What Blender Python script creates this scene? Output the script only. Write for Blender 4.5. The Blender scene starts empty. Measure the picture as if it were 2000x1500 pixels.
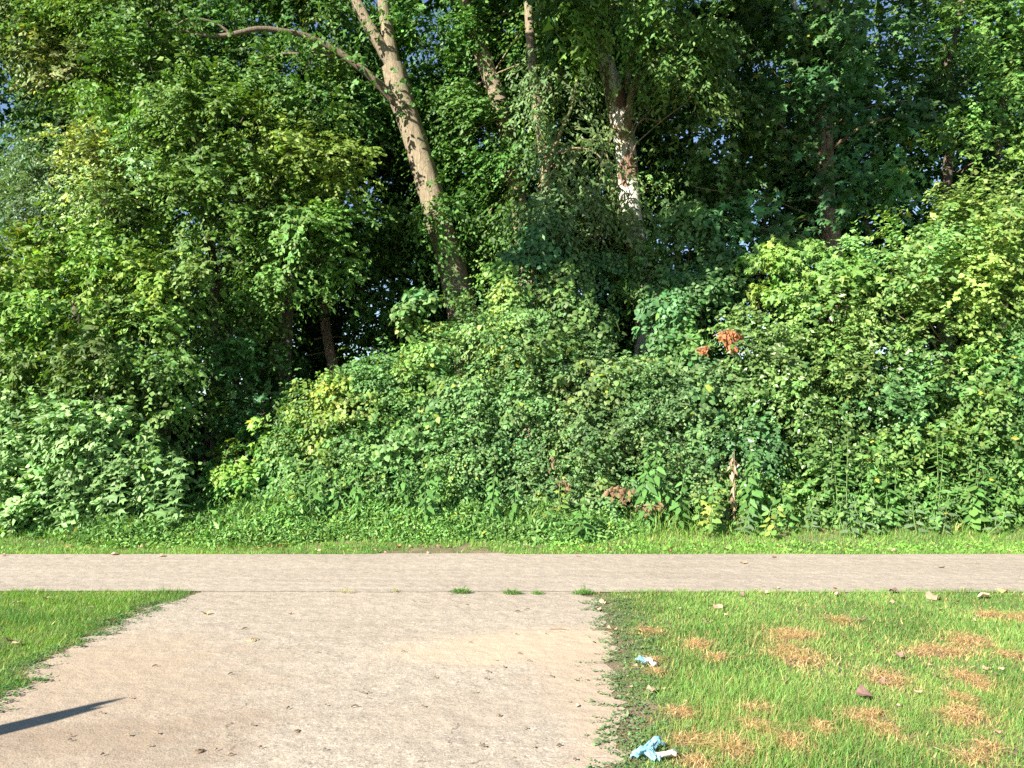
import bpy, math, zlib
import numpy as np
from mathutils import Vector, Matrix

# ------------------------------------------------------------------ camera, sky, sun, exposure
scene = bpy.context.scene
COL = scene.collection
F = 1502.0
PITCH = math.atan(100.0 / F)
CAMH = 1.6
cam_data = bpy.data.cameras.new("camera")
cam_data.sensor_width = 36.0
cam_data.lens = F / 2000.0 * 36.0
cam_data.clip_start = 0.05
cam_data.clip_end = 3000.0
cam = bpy.data.objects.new("camera", cam_data)
cam.location = (0, 0, CAMH)
cam.rotation_euler = (math.pi / 2 + PITCH, 0, 0)
COL.objects.link(cam)
scene.camera = cam

SUN_EL = math.radians(29)
SUN_TO = np.array([0.66, 0.75])            # horizontal direction the light travels
SUN_TO = SUN_TO / np.linalg.norm(SUN_TO)
LIGHT = np.array([SUN_TO[0] * math.cos(SUN_EL), SUN_TO[1] * math.cos(SUN_EL), -math.sin(SUN_EL)])
world = bpy.data.worlds.new("World")
scene.world = world
world.use_nodes = True
wn = world.node_tree
sky = wn.nodes.new("ShaderNodeTexSky")
sky.sky_type = 'NISHITA'
sky.sun_disc = False
sky.sun_elevation = SUN_EL
sky.sun_rotation = math.atan2(-SUN_TO[0], -SUN_TO[1])
sky.ozone_density = 2.0
sky.air_density = 1.0
sky.dust_density = 0.0
wn.links.new(sky.outputs[0], wn.nodes["Background"].inputs[0])
wn.nodes["Background"].inputs[1].default_value = 0.066
sd = bpy.data.lights.new("sun", 'SUN')
sd.energy = 5.0
sd.angle = math.radians(0.53)
sd.color = (1.0, 0.93, 0.80)
sun = bpy.data.objects.new("sun", sd)
sun.rotation_euler = Vector(LIGHT.tolist()).to_track_quat('-Z', 'Y').to_euler()
COL.objects.link(sun)
scene.view_settings.view_transform = 'Standard'
scene.view_settings.look = 'None'
scene.view_settings.gamma = 1.0
scene.view_settings.use_curve_mapping = False
scene.view_settings.exposure = 1.55
scene.render.engine = 'CYCLES'
cy = scene.cycles
cy.max_bounces = 5
cy.diffuse_bounces = 3
cy.glossy_bounces = 2
cy.transmission_bounces = 3
cy.transparent_max_bounces = 4
cy.use_adaptive_sampling = True
cy.adaptive_threshold = 0.01
cy.use_denoising = False

rng = np.random.default_rng(7)


def reseed(*k):
    """every thing grows from its own seed, so that changing one leaves the others as they are"""
    global rng
    rng = np.random.default_rng(zlib.crc32(repr(k).encode()))


UP = np.array([0, 0, 1.0])


def at(px, py, Y):
    x = (px - 1000.0) / F; y = (750.0 - py) / F
    c, s = math.cos(PITCH), math.sin(PITCH)
    d = np.array([x, c - y * s, s + y * c])
    return np.array([0, 0, CAMH]) + d * (Y / d[1])


def ground(px, py, z=0.0):
    x = (px - 1000.0) / F; y = (750.0 - py) / F
    c, s = math.cos(PITCH), math.sin(PITCH)
    d = np.array([x, c - y * s, s + y * c])
    return np.array([0, 0, CAMH]) + d * ((z - CAMH) / d[2])


def zg(y):
    """the verge rises a little towards the thicket"""
    return np.clip((np.asarray(y, float) - 10.6) / 2.4, 0, 1) * .36


# ------------------------------------------------------------------ materials
def newmat(name):
    m = bpy.data.materials.new(name); m.use_nodes = True
    nt = m.node_tree
    return m, nt, nt.nodes["Principled BSDF"], nt.nodes["Material Output"]


def N(nt, typ, **kw):
    n = nt.nodes.new(typ)
    for k, v in kw.items():
        if k.startswith('i_'):
            key = k[2:]
            n.inputs[int(key) if key.isdigit() else key.replace('_', ' ')].default_value = v
        else:
            setattr(n, k, v)
    return n


def ramp(nt, stops, fac=None, interp='LINEAR'):
    r = nt.nodes.new("ShaderNodeValToRGB"); r.color_ramp.interpolation = interp
    e = r.color_ramp.elements
    while len(e) < len(stops): e.new(0.5)
    for q, (p, c) in zip(e, stops):
        q.position = p; q.color = (c[0], c[1], c[2], 1) if hasattr(c, '__len__') else (c, c, c, 1)
    if fac is not None: nt.links.new(fac, r.inputs[0])
    return r


def leaf_mat(name, trans=0.28, rough=0.42, spec=0.5):
    m, nt, b, out = newmat(name)
    a = N(nt, "ShaderNodeAttribute", attribute_name="col")
    nt.links.new(a.outputs["Color"], b.inputs["Base Color"])
    b.inputs["Roughness"].default_value = rough
    b.inputs["Specular IOR Level"].default_value = spec
    tr = N(nt, "ShaderNodeBsdfTranslucent")
    mul = N(nt, "ShaderNodeMix", data_type='RGBA', blend_type='MULTIPLY')
    mul.inputs[0].default_value = 1.0
    nt.links.new(a.outputs["Color"], mul.inputs[6])
    mul.inputs[7].default_value = (1.7, 1.75, 0.55, 1)
    nt.links.new(mul.outputs[2], tr.inputs[0])
    mx = N(nt, "ShaderNodeMixShader"); mx.inputs[0].default_value = trans
    nt.links.new(b.outputs[0], mx.inputs[1]); nt.links.new(tr.outputs[0], mx.inputs[2])
    nt.links.new(mx.outputs[0], out.inputs[0])
    return m


M_LEAF = leaf_mat("leaf_tissue", trans=.25, rough=.5, spec=.3)
M_GLOSSY = leaf_mat("glossy_leaf_tissue", trans=0.2, rough=0.36, spec=0.45)
M_GRASS = leaf_mat("grass_blade", trans=0.35, rough=0.5, spec=0.3)


def plain_leaf_mat(name, col, var=0.3, trans=0.25, rough=0.45):
    """one-colour leaf whose shade varies from object to object"""
    m, nt, b, out = newmat(name)
    oi = N(nt, "ShaderNodeObjectInfo")
    hs = N(nt, "ShaderNodeHueSaturation")
    mr = N(nt, "ShaderNodeMapRange"); mr.inputs[3].default_value = 1 - var; mr.inputs[4].default_value = 1 + var
    nt.links.new(oi.outputs["Random"], mr.inputs[0]); nt.links.new(mr.outputs[0], hs.inputs["Value"])
    hs.inputs["Color"].default_value = (*col, 1)
    geo = N(nt, "ShaderNodeNewGeometry")
    nz = N(nt, "ShaderNodeTexNoise"); nz.inputs["Scale"].default_value = 40
    nt.links.new(geo.outputs["Position"], nz.inputs["Vector"])
    mx0 = N(nt, "ShaderNodeMix", data_type='RGBA', blend_type='MULTIPLY'); mx0.inputs[0].default_value = 0.5
    r = ramp(nt, [(0.3, 0.7), (0.7, 1.2)], nz.outputs[0])
    nt.links.new(hs.outputs[0], mx0.inputs[6]); nt.links.new(r.outputs[0], mx0.inputs[7])
    nt.links.new(mx0.outputs[2], b.inputs["Base Color"])
    b.inputs["Roughness"].default_value = rough; b.inputs["Specular IOR Level"].default_value = .28
    tr = N(nt, "ShaderNodeBsdfTranslucent"); nt.links.new(mx0.outputs[2], tr.inputs[0])
    mx = N(nt, "ShaderNodeMixShader"); mx.inputs[0].default_value = trans
    nt.links.new(b.outputs[0], mx.inputs[1]); nt.links.new(tr.outputs[0], mx.inputs[2])
    nt.links.new(mx.outputs[0], out.inputs[0])
    return m


def bark_mat(name, c1, c2, scale=6, stretch=0.12, bump=0.6):
    m, nt, b, out = newmat(name)
    tc = N(nt, "ShaderNodeTexCoord")
    mp = N(nt, "ShaderNodeMapping"); mp.inputs["Scale"].default_value = (1, 1, stretch)
    nt.links.new(tc.outputs["Object"], mp.inputs[0])
    n1 = N(nt, "ShaderNodeTexNoise"); n1.inputs["Scale"].default_value = scale * 6; n1.inputs["Detail"].default_value = 6
    n2 = N(nt, "ShaderNodeTexVoronoi", feature='DISTANCE_TO_EDGE'); n2.inputs["Scale"].default_value = scale * 7
    nt.links.new(mp.outputs[0], n1.inputs["Vector"])
    nt.links.new(mp.outputs[0], n2.inputs["Vector"])
    r = ramp(nt, [(0.3, c1), (0.65, c2)], n1.outputs[0])
    r2 = ramp(nt, [(0.0, 0.62), (0.10, 1.0)], n2.outputs[0])
    mx = N(nt, "ShaderNodeMix", data_type='RGBA', blend_type='MULTIPLY'); mx.inputs[0].default_value = 0.8
    nt.links.new(r.outputs[0], mx.inputs[6]); nt.links.new(r2.outputs[0], mx.inputs[7])
    nt.links.new(mx.outputs[2], b.inputs["Base Color"])
    b.inputs["Roughness"].default_value = 0.9
    bp = N(nt, "ShaderNodeBump"); bp.inputs["Strength"].default_value = bump; bp.inputs["Distance"].default_value = 0.03
    nt.links.new(r2.outputs[0], bp.inputs["Height"]); nt.links.new(bp.outputs[0], b.inputs["Normal"])
    return m


M_BARK = bark_mat("grey_tan_bark", (0.17, 0.135, 0.09), (0.31, 0.255, 0.17))
M_BARK_LIMB_SHADE = bark_mat("shade_darkened_limb_bark", (0.11, 0.085, 0.06), (0.21, 0.165, 0.115))  # the maple's bark darkened, so shade on the limb is in its colour
M_BARK_DARK = bark_mat("dark_bark", (0.06, 0.045, 0.035), (0.17, 0.13, 0.10))
M_BARK_RED = bark_mat("reddish_bark", (0.15, 0.10, 0.07), (0.36, 0.26, 0.19))


def sycamore_mat():
    m, nt, b, out = newmat("flaking_sycamore_bark")
    tc = N(nt, "ShaderNodeTexCoord")
    mp = N(nt, "ShaderNodeMapping"); mp.inputs["Scale"].default_value = (1, 1, 0.38)
    nt.links.new(tc.outputs["Object"], mp.inputs[0])
    n1 = N(nt, "ShaderNodeTexNoise"); n1.inputs["Scale"].default_value = 2.6; n1.inputs["Detail"].default_value = 3; n1.inputs["Roughness"].default_value = 0.5
    nt.links.new(mp.outputs[0], n1.inputs["Vector"])
    n3 = N(nt, "ShaderNodeTexNoise"); n3.inputs["Scale"].default_value = 30; n3.inputs["Detail"].default_value = 4
    nt.links.new(tc.outputs["Object"], n3.inputs["Vector"])
    r = ramp(nt, [(0.0, (0.13, 0.075, 0.05)), (0.495, (0.20, 0.12, 0.08)), (0.505, (0.50, 0.48, 0.42)), (0.58, (0.62, 0.60, 0.54)), (0.64, (0.40, 0.38, 0.27))], n1.outputs[0])
    r3 = ramp(nt, [(0.3, 0.7), (0.7, 1.1)], n3.outputs[0])
    mx = N(nt, "ShaderNodeMix", data_type='RGBA', blend_type='MULTIPLY'); mx.inputs[0].default_value = 0.8
    nt.links.new(r.outputs[0], mx.inputs[6]); nt.links.new(r3.outputs[0], mx.inputs[7])
    nt.links.new(mx.outputs[2], b.inputs["Base Color"])
    b.inputs["Roughness"].default_value = 0.8
    bp = N(nt, "ShaderNodeBump"); bp.inputs["Strength"].default_value = 0.5; bp.inputs["Distance"].default_value = 0.02
    nt.links.new(n1.outputs[0], bp.inputs["Height"]); nt.links.new(bp.outputs[0], b.inputs["Normal"])
    return m


M_SYC = sycamore_mat()


def stem_mat(name, c):
    m, nt, b, out = newmat(name)
    tc = N(nt, "ShaderNodeTexCoord")
    n1 = N(nt, "ShaderNodeTexNoise"); n1.inputs["Scale"].default_value = 25
    nt.links.new(tc.outputs["Object"], n1.inputs["Vector"])
    r = ramp(nt, [(0.3, tuple(0.7 * x for x in c)), (0.7, tuple(1.2 * x for x in c))], n1.outputs[0])
    nt.links.new(r.outputs[0], b.inputs["Base Color"]); b.inputs["Roughness"].default_value = 0.7
    return m


M_STEM = stem_mat("green_stem", (0.12, 0.2, 0.06))
M_TWIG = stem_mat("dry_twig", (0.26, 0.19, 0.12))


# ------------------------------------------------------------------ object helpers
def tag(o, label=None, cat=None, group=None, kind=None):
    if label: o['label'] = label
    if cat: o['category'] = cat
    if group: o['group'] = group
    if kind: o['kind'] = kind
    return o


def empty(name, loc, rz=0.0):
    o = bpy.data.objects.new(name, None)
    o.location = tuple(float(v) for v in loc); o.rotation_euler = (0, 0, rz)
    o.empty_display_size = 0.2
    COL.objects.link(o)
    return o


def mesh_obj(name, V, Fc, mat, parent=None, col=None, smooth=False, uniform=3, local=None):
    """V (n,3) world coordinates, Fc (m,uniform) faces. Stored relative to the parent's location."""
    V = np.asarray(V, dtype=np.float64)
    off = np.zeros(3)
    if parent is not None and local is None: off = np.array(parent.location)
    me = bpy.data.meshes.new(name)
    n, m = len(V), len(Fc)
    me.vertices.add(n); me.vertices.foreach_set("co", (V - off).astype(np.float32).ravel())
    me.loops.add(m * uniform); me.loops.foreach_set("vertex_index", np.asarray(Fc, dtype=np.int32).ravel())
    me.polygons.add(m)
    me.polygons.foreach_set("loop_start", np.arange(0, m * uniform, uniform, dtype=np.int32))
    me.polygons.foreach_set("loop_total", np.full(m, uniform, dtype=np.int32))
    me.polygons.foreach_set("use_smooth", np.full(m, smooth, dtype=bool))
    me.update(calc_edges=True)
    if col is not None:
        a = me.color_attributes.new("col", 'FLOAT_COLOR', 'POINT')
        c4 = np.ones((n, 4), dtype=np.float32); c4[:, :3] = col
        a.data.foreach_set("color", c4.ravel())
    me.materials.append(mat)
    o = bpy.data.objects.new(name, me)
    COL.objects.link(o)
    if parent is not None: o.parent = parent
    return o


def nrm(a):
    return a / np.maximum(np.linalg.norm(a, axis=-1, keepdims=True), 1e-9)


# leaf templates: x = side, y = along, z = normal; length 1
def T(v, f): return np.array(v, float), np.array(f, int)


KITE = T([(0, 0, 0), (-.32, .42, -.10), (0, 1, -.05), (.32, .42, -.10)], [(0, 2, 1), (0, 3, 2)])
SLIM = T([(0, 0, 0), (-.20, .40, -.06), (0, 1, -.10), (.20, .40, -.06)], [(0, 2, 1), (0, 3, 2)])
ROUND = T([(0, .04, 0), (-.44, .10, -.10), (-.34, .60, -.08), (0, 1, -.12), (.34, .60, -.08), (.44, .10, -.10)],
          [(0, 2, 1), (0, 3, 2), (0, 4, 3), (0, 5, 4)])
OVATE = T([(0, 0, 0), (-.30, .22, -.08), (-.26, .62, -.10), (0, 1, -.12), (.26, .62, -.10), (.30, .22, -.08)],
          [(0, 2, 1), (0, 3, 2), (0, 4, 3), (0, 5, 4)])
HEART = T([(0, .06, 0), (-.30, -.06, -.05), (-.47, .25, -.12), (-.22, .66, -.08), (0, 1, -.14), (.22, .66, -.08), (.47, .25, -.12), (.30, -.06, -.05)],
          [(0, 2, 1), (0, 3, 2), (0, 4, 3), (0, 5, 4), (0, 6, 5), (0, 7, 6)])
LOBED = T([(0, 0, 0), (-.38, -.05, -.08), (-.22, .22, -.02), (-.52, .50, -.12), (-.18, .52, -.02), (0, 1, -.12), (.18, .52, -.02), (.52, .50, -.12), (.22, .22, -.02), (.38, -.05, -.08)],
          [(0, 2, 1), (0, 4, 2), (2, 4, 3), (0, 5, 4), (0, 6, 5), (0, 8, 6), (8, 7, 6), (0, 9, 8)])
LANCE = T([(0, 0, 0), (-.13, .3, -.04), (-.10, .65, -.08), (0, 1, -.16), (.10, .65, -.08), (.13, .3, -.04)],
          [(0, 2, 1), (0, 3, 2), (0, 4, 3), (0, 5, 4)])
POINT = T([(0, 0, 0), (-.20, .22, -.06), (-.15, .60, -.10), (0, 1, -.18), (.15, .60, -.10), (.20, .22, -.06)],
          [(0, 2, 1), (0, 3, 2), (0, 4, 3), (0, 5, 4)])
AREA = {'POINT': .28, 'SLIM': .20, 'ROUND': .55, 'KITE': .32, 'OVATE': .42, 'HEART': .55, 'LOBED': .45, 'LANCE': .17}
TPL = {'POINT': POINT, 'SLIM': SLIM, 'ROUND': ROUND, 'KITE': KITE, 'OVATE': OVATE, 'HEART': HEART, 'LOBED': LOBED, 'LANCE': LANCE}


class Leaves:
    def __init__(s): s.V = []; s.F = []; s.C = []; s.n = 0

    def add(s, tpl, P, D, Nn, size, col):
        tv, tf = TPL[tpl]
        n = len(P)
        if n == 0: return
        D = nrm(D); S = nrm(np.cross(D, Nn)); Nn = np.cross(S, D)
        size = np.broadcast_to(np.asarray(size, float), (n,))[:, None, None]
        V = P[:, None, :] + size * (tv[None, :, 0:1] * S[:, None, :] + tv[None, :, 1:2] * D[:, None, :] + tv[None, :, 2:3] * Nn[:, None, :])
        Fc = tf[None] + (np.arange(n) * len(tv))[:, None, None] + s.n
        s.V.append(V.reshape(-1, 3)); s.F.append(Fc.reshape(-1, 3))
        s.C.append(np.repeat(col, len(tv), axis=0))
        s.n += n * len(tv)

    def build(s, name, mat, parent):
        return mesh_obj(name, np.concatenate(s.V), np.concatenate(s.F), mat, parent, np.concatenate(s.C))


def colors(n, base, var=0.22, hue=0.12, n_yel=0.0, yel=(0.30, 0.30, 0.04)):
    b = np.array(base)[None] * 1.28 * np.exp(rng.normal(0, var, (n, 1)))
    b = b * np.exp(rng.normal(0, 1, (n, 1)) * np.array([[hue, 0.0, hue * 0.6]]))
    if n_yel > 0:
        k = rng.random(n) < n_yel
        b[k] = np.array(yel) * np.exp(rng.normal(0, .2, (k.sum(), 1)))
    return np.clip(b, 0.003, 0.9)


SUNF = -LIGHT


def blob(px, py, Y, rx, ry, rd=None):
    """an ellipsoid given by its place in the view and radii in pixels; rd = depth radius (m)"""
    c = at(px, py, Y)
    k = Y / F
    return c, np.array([rx * k, rd if rd else min(rx, ry) * k * 1.0, ry * k])


DENS = 2.75


def sprays(L, c, r, tpl='KITE', size=.09, base=(.06, .12, .03), lai=2.5, droop=.5, tw=.55, k=8, clump=.38, inner=.5, front=.35,
           var=.22, yel=0.0, hue=.12, ycol=(0.30, 0.30, 0.04), up=.9, zmin=0.05):
    """leafy sprays spread over an ellipsoid crown lobe: clumps > twigs > alternating leaves"""
    area = math.pi * r[0] * max(r[2], .1) * DENS
    nleaf = lai * area / (AREA[tpl] * size * size)
    ntw = max(3, int(nleaf / k))
    ncl = max(4, int(ntw / 18))
    d = nrm(rng.normal(size=(ncl, 3)))
    back = d[:, 1] > 0.1
    flip = back & (rng.random(ncl) < front)
    d[flip, 1] *= -1
    rad = inner + (1.05 - inner) * rng.random(ncl) ** .55
    cn = rng.normal(size=(ncl, 3)) * .28; cd = rng.normal(size=(ncl, 3)) * .35
    cc = c + d * rad[:, None] * r * np.clip(rng.normal(1, .10, (ncl, 1)), .75, 1.25)
    ci = rng.integers(0, ncl, ntw)
    P0 = cc[ci] + rng.normal(size=(ntw, 3)) * clump * .55
    out = nrm((cc[ci] - c) / r)
    D0 = nrm(out * .8 + cd[ci] + rng.normal(size=(ntw, 3)) * .45 + np.array([0, 0, .15]) + SUNF * .25)
    Lt = tw * rng.uniform(.5, 1.3, ntw)
    t = np.linspace(.1, 1, k)
    P = P0[:, None] + D0[:, None] * (Lt[:, None, None] * t[None, :, None])
    P = P - UP * (droop * Lt[:, None] * t[None] ** 2)[..., None]
    Tn = nrm(D0[:, None] - UP * (2 * droop * t)[None, :, None])
    S = nrm(np.cross(Tn, UP)); sg = np.where(np.arange(k) % 2, 1, -1)[None, :, None]
    Dl = Tn * .6 + S * sg * .65 - UP * .30 + rng.normal(size=P.shape) * .24
    Nl = UP * up * .5 + out[:, None] * .35 + SUNF * .5 + cn[ci][:, None] + rng.normal(size=P.shape) * .36
    P = P.reshape(-1, 3)
    n = len(P)
    ok = P[:, 2] > zmin
    sz = size * np.exp(rng.normal(0, .22, n)) * np.tile(np.linspace(1.1, .75, k), ntw)
    clv = np.exp(rng.normal(0, .20, ncl))[ci].repeat(k)[:, None]
    C = colors(n, base, var, hue, yel, ycol) * clv
    L.add(tpl, P[ok], Dl.reshape(-1, 3)[ok], Nl.reshape(-1, 3)[ok], sz[ok], C[ok])


def cover(L, c, r, tpl='ROUND', size=.09, base=(.06, .12, .03), lai=2.2, var=.2, yel=0.0, hue=.12, ycol=(0.30, 0.30, 0.04), rough=.19,
          depth=.42, lean=.55, zmin=.05):
    """climbing vine leaves that shingle over a mound"""
    area = math.pi * (r[0] * r[2] + r[0] * r[1]) * 1.1
    n = int(lai * area / (AREA[tpl] * size * size))
    hv = math.exp(rng.normal(0, .12)); hr = math.exp(rng.normal(0, .10)); base = (base[0] * 1.30 * hv * hr, base[1] * 1.16 * hv, base[2] * 1.12 * hv / hr)
    d = nrm(rng.normal(size=(n, 3)))
    flip = (d[:, 1] > .2) & (rng.random(n) < .7); d[flip, 1] *= -1
    flip = (d[:, 2] < -.3) & (rng.random(n) < .8); d[flip, 2] *= -1
    # low frequency lumps in the surface
    ph = rng.uniform(0, 6.28, 6); fr = rng.uniform(3, 9, (6, 3)) * rng.choice([-1, 1], (6, 3))
    lump = sum(np.sin(d @ fr[i] + ph[i]) for i in range(6)) / 6
    fr2 = rng.uniform(10, 22, (5, 3)) * rng.choice([-1, 1], (5, 3))
    lump2 = sum(np.sin(d @ fr2[i] + ph[i]) for i in range(5)) / 5
    rad = 1 + rough * lump * 2.3 + rough * 1.1 * lump2 - depth * rng.random(n) ** 2.2
    P = c + d * rad[:, None] * r
    nout = nrm(d / r)
    Nl = nout * .9 + UP * .45 + SUNF * .3 + rng.normal(size=P.shape) * .33
    Dl = -UP * .9 + nout * .35 + rng.normal(size=P.shape) * lean
    hol = vnoise(P[:, 0] + P[:, 1], P[:, 2], 5.5, 61) + .5 * vnoise(P[:, 0], P[:, 2] - P[:, 1], 11, 62)
    ok = (P[:, 2] > zmin) & ~((hol < -.55) & (rad > .8))       # hollows between the lumps
    C = colors(n, base, var, hue, yel, ycol) * np.exp(lump[:, None] * .25)
    pt = np.clip(vnoise(P[:, 0], P[:, 2], 3.2, 41) * 1.6 - .35, 0, 1)[:, None]       # patches of another, yellower vine
    C = C * (1 - pt) + C * np.array([1.30, 1.16, .9]) * pt
    fine = np.clip(vnoise(P[:, 0], P[:, 2], 2.6, 43) + .5, 0, 1)
    L.add(tpl, P[ok], Dl[ok], Nl[ok], (size * (.72 + .5 * fine) * np.exp(rng.normal(0, .2, n)))[ok], C[ok])


def tube(pts, radii, seg=10, rough=.06, sub=4, seed=0):
    pts = np.array(pts, float); radii = np.array(radii, float)
    # catmull-rom resample
    q = np.vstack([2 * pts[0] - pts[1], pts, 2 * pts[-1] - pts[-2]])
    P = []; R = []
    for i in range(len(pts) - 1):
        for s in range(sub):
            t = s / sub
            a, b, c, d = q[i], q[i + 1], q[i + 2], q[i + 3]
            P.append(.5 * ((2 * b) + (-a + c) * t + (2 * a - 5 * b + 4 * c - d) * t * t + (-a + 3 * b - 3 * c + d) * t ** 3))
            R.append(radii[i] * (1 - t) + radii[i + 1] * t)
    P.append(pts[-1]); R.append(radii[-1])
    P = np.array(P); R = np.array(R)
    Tn = nrm(np.gradient(P, axis=0))
    ref = np.array([0.3, 1, 0.1]) if abs(Tn[0, 2]) > .5 else UP
    V = []
    r0 = np.random.default_rng(seed + 11)
    ang = np.arange(seg) / seg * 2 * math.pi
    lob = r0.normal(0, rough, seg)
    for i in range(len(P)):
        a = nrm(np.cross(Tn[i], ref)); b = np.cross(Tn[i], a)
        rr = R[i] * (1 + lob + r0.normal(0, rough * .6, seg))
        V.append(P[i] + (np.cos(ang) * rr)[:, None] * a + (np.sin(ang) * rr)[:, None] * b)
    V = np.concatenate(V)
    Fc = []
    for i in range(len(P) - 1):
        for j in range(seg):
            j2 = (j + 1) % seg
            Fc.append((i * seg + j, i * seg + j2, (i + 1) * seg + j2, (i + 1) * seg + j))
    return V, np.array(Fc)


def add_tube(name, pts, radii, mat, parent, seg=10, rough=.06, seed=0, sub=4):
    V, Fc = tube(pts, radii, seg, rough, sub, seed)
    return mesh_obj(name, V, Fc, mat, parent, smooth=True, uniform=4)


def pixpath(pts, Y):
    """[(px, py, width_px)] -> world points and radii; Y a number or list"""
    out = []; rad = []
    for i, (x, y, w) in enumerate(pts):
        yy = Y[i] if hasattr(Y, '__len__') else Y
        out.append(at(x, y, yy)); rad.append(w * .5 * yy / F)
    return out, rad


# ------------------------------------------------------------------ ground
def sheet(name, poly_grid, mat, z):
    V, Fc = poly_grid
    V = np.array(V, float); V = np.column_stack([V[:, 0], V[:, 1], np.full(len(V), z) if V.shape[1] == 2 else V[:, 2] + z])
    return mesh_obj(name, V, Fc, mat, None, uniform=4)


def strip(left, right, n=1):
    """quads between two polylines of equal length"""
    left = np.array(left, float); right = np.array(right, float)
    m = len(left); V = []
    for k in range(n + 1):
        V.append(left + (right - left) * k / n)
    V = np.concatenate(V)
    Fc = [(k * m + i, (k + 1) * m + i, (k + 1) * m + i + 1, k * m + i + 1) for k in range(n) for i in range(m - 1)]
    return V, np.array(Fc)


def soil_mat():
    m, nt, b, out = newmat("lawn_soil")
    tc = N(nt, "ShaderNodeTexCoord")
    n1 = N(nt, "ShaderNodeTexNoise"); n1.inputs["Scale"].default_value = 3.0; n1.inputs["Detail"].default_value = 8
    n2 = N(nt, "ShaderNodeTexNoise"); n2.inputs["Scale"].default_value = 60; n2.inputs["Detail"].default_value = 6
    for n in (n1, n2): nt.links.new(tc.outputs["Object"], n.inputs["Vector"])
    r = ramp(nt, [(0.35, (0.13, 0.13, 0.06)), (0.55, (0.22, 0.17, 0.10)), (0.7, (0.28, 0.21, 0.14))], n1.outputs[0])
    r2 = ramp(nt, [(0.3, 0.6), (0.7, 1.2)], n2.outputs[0])
    mx = N(nt, "ShaderNodeMix", data_type='RGBA', blend_type='MULTIPLY'); mx.inputs[0].default_value = 1
    nt.links.new(r.outputs[0], mx.inputs[6]); nt.links.new(r2.outputs[0], mx.inputs[7])
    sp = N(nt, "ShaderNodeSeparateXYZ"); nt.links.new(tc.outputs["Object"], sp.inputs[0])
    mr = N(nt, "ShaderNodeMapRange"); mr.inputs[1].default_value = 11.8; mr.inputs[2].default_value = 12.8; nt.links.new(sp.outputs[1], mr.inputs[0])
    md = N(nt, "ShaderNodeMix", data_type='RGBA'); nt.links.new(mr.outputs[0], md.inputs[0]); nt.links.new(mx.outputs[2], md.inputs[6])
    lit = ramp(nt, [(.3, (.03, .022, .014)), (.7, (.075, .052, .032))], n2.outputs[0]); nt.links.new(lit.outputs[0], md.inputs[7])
    nt.links.new(md.outputs[2], b.inputs["Base Color"]); b.inputs["Roughness"].default_value = 1
    bp = N(nt, "ShaderNodeBump"); bp.inputs["Distance"].default_value = .02
    nt.links.new(n2.outputs[0], bp.inputs["Height"]); nt.links.new(bp.outputs[0], b.inputs["Normal"])
    return m


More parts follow.
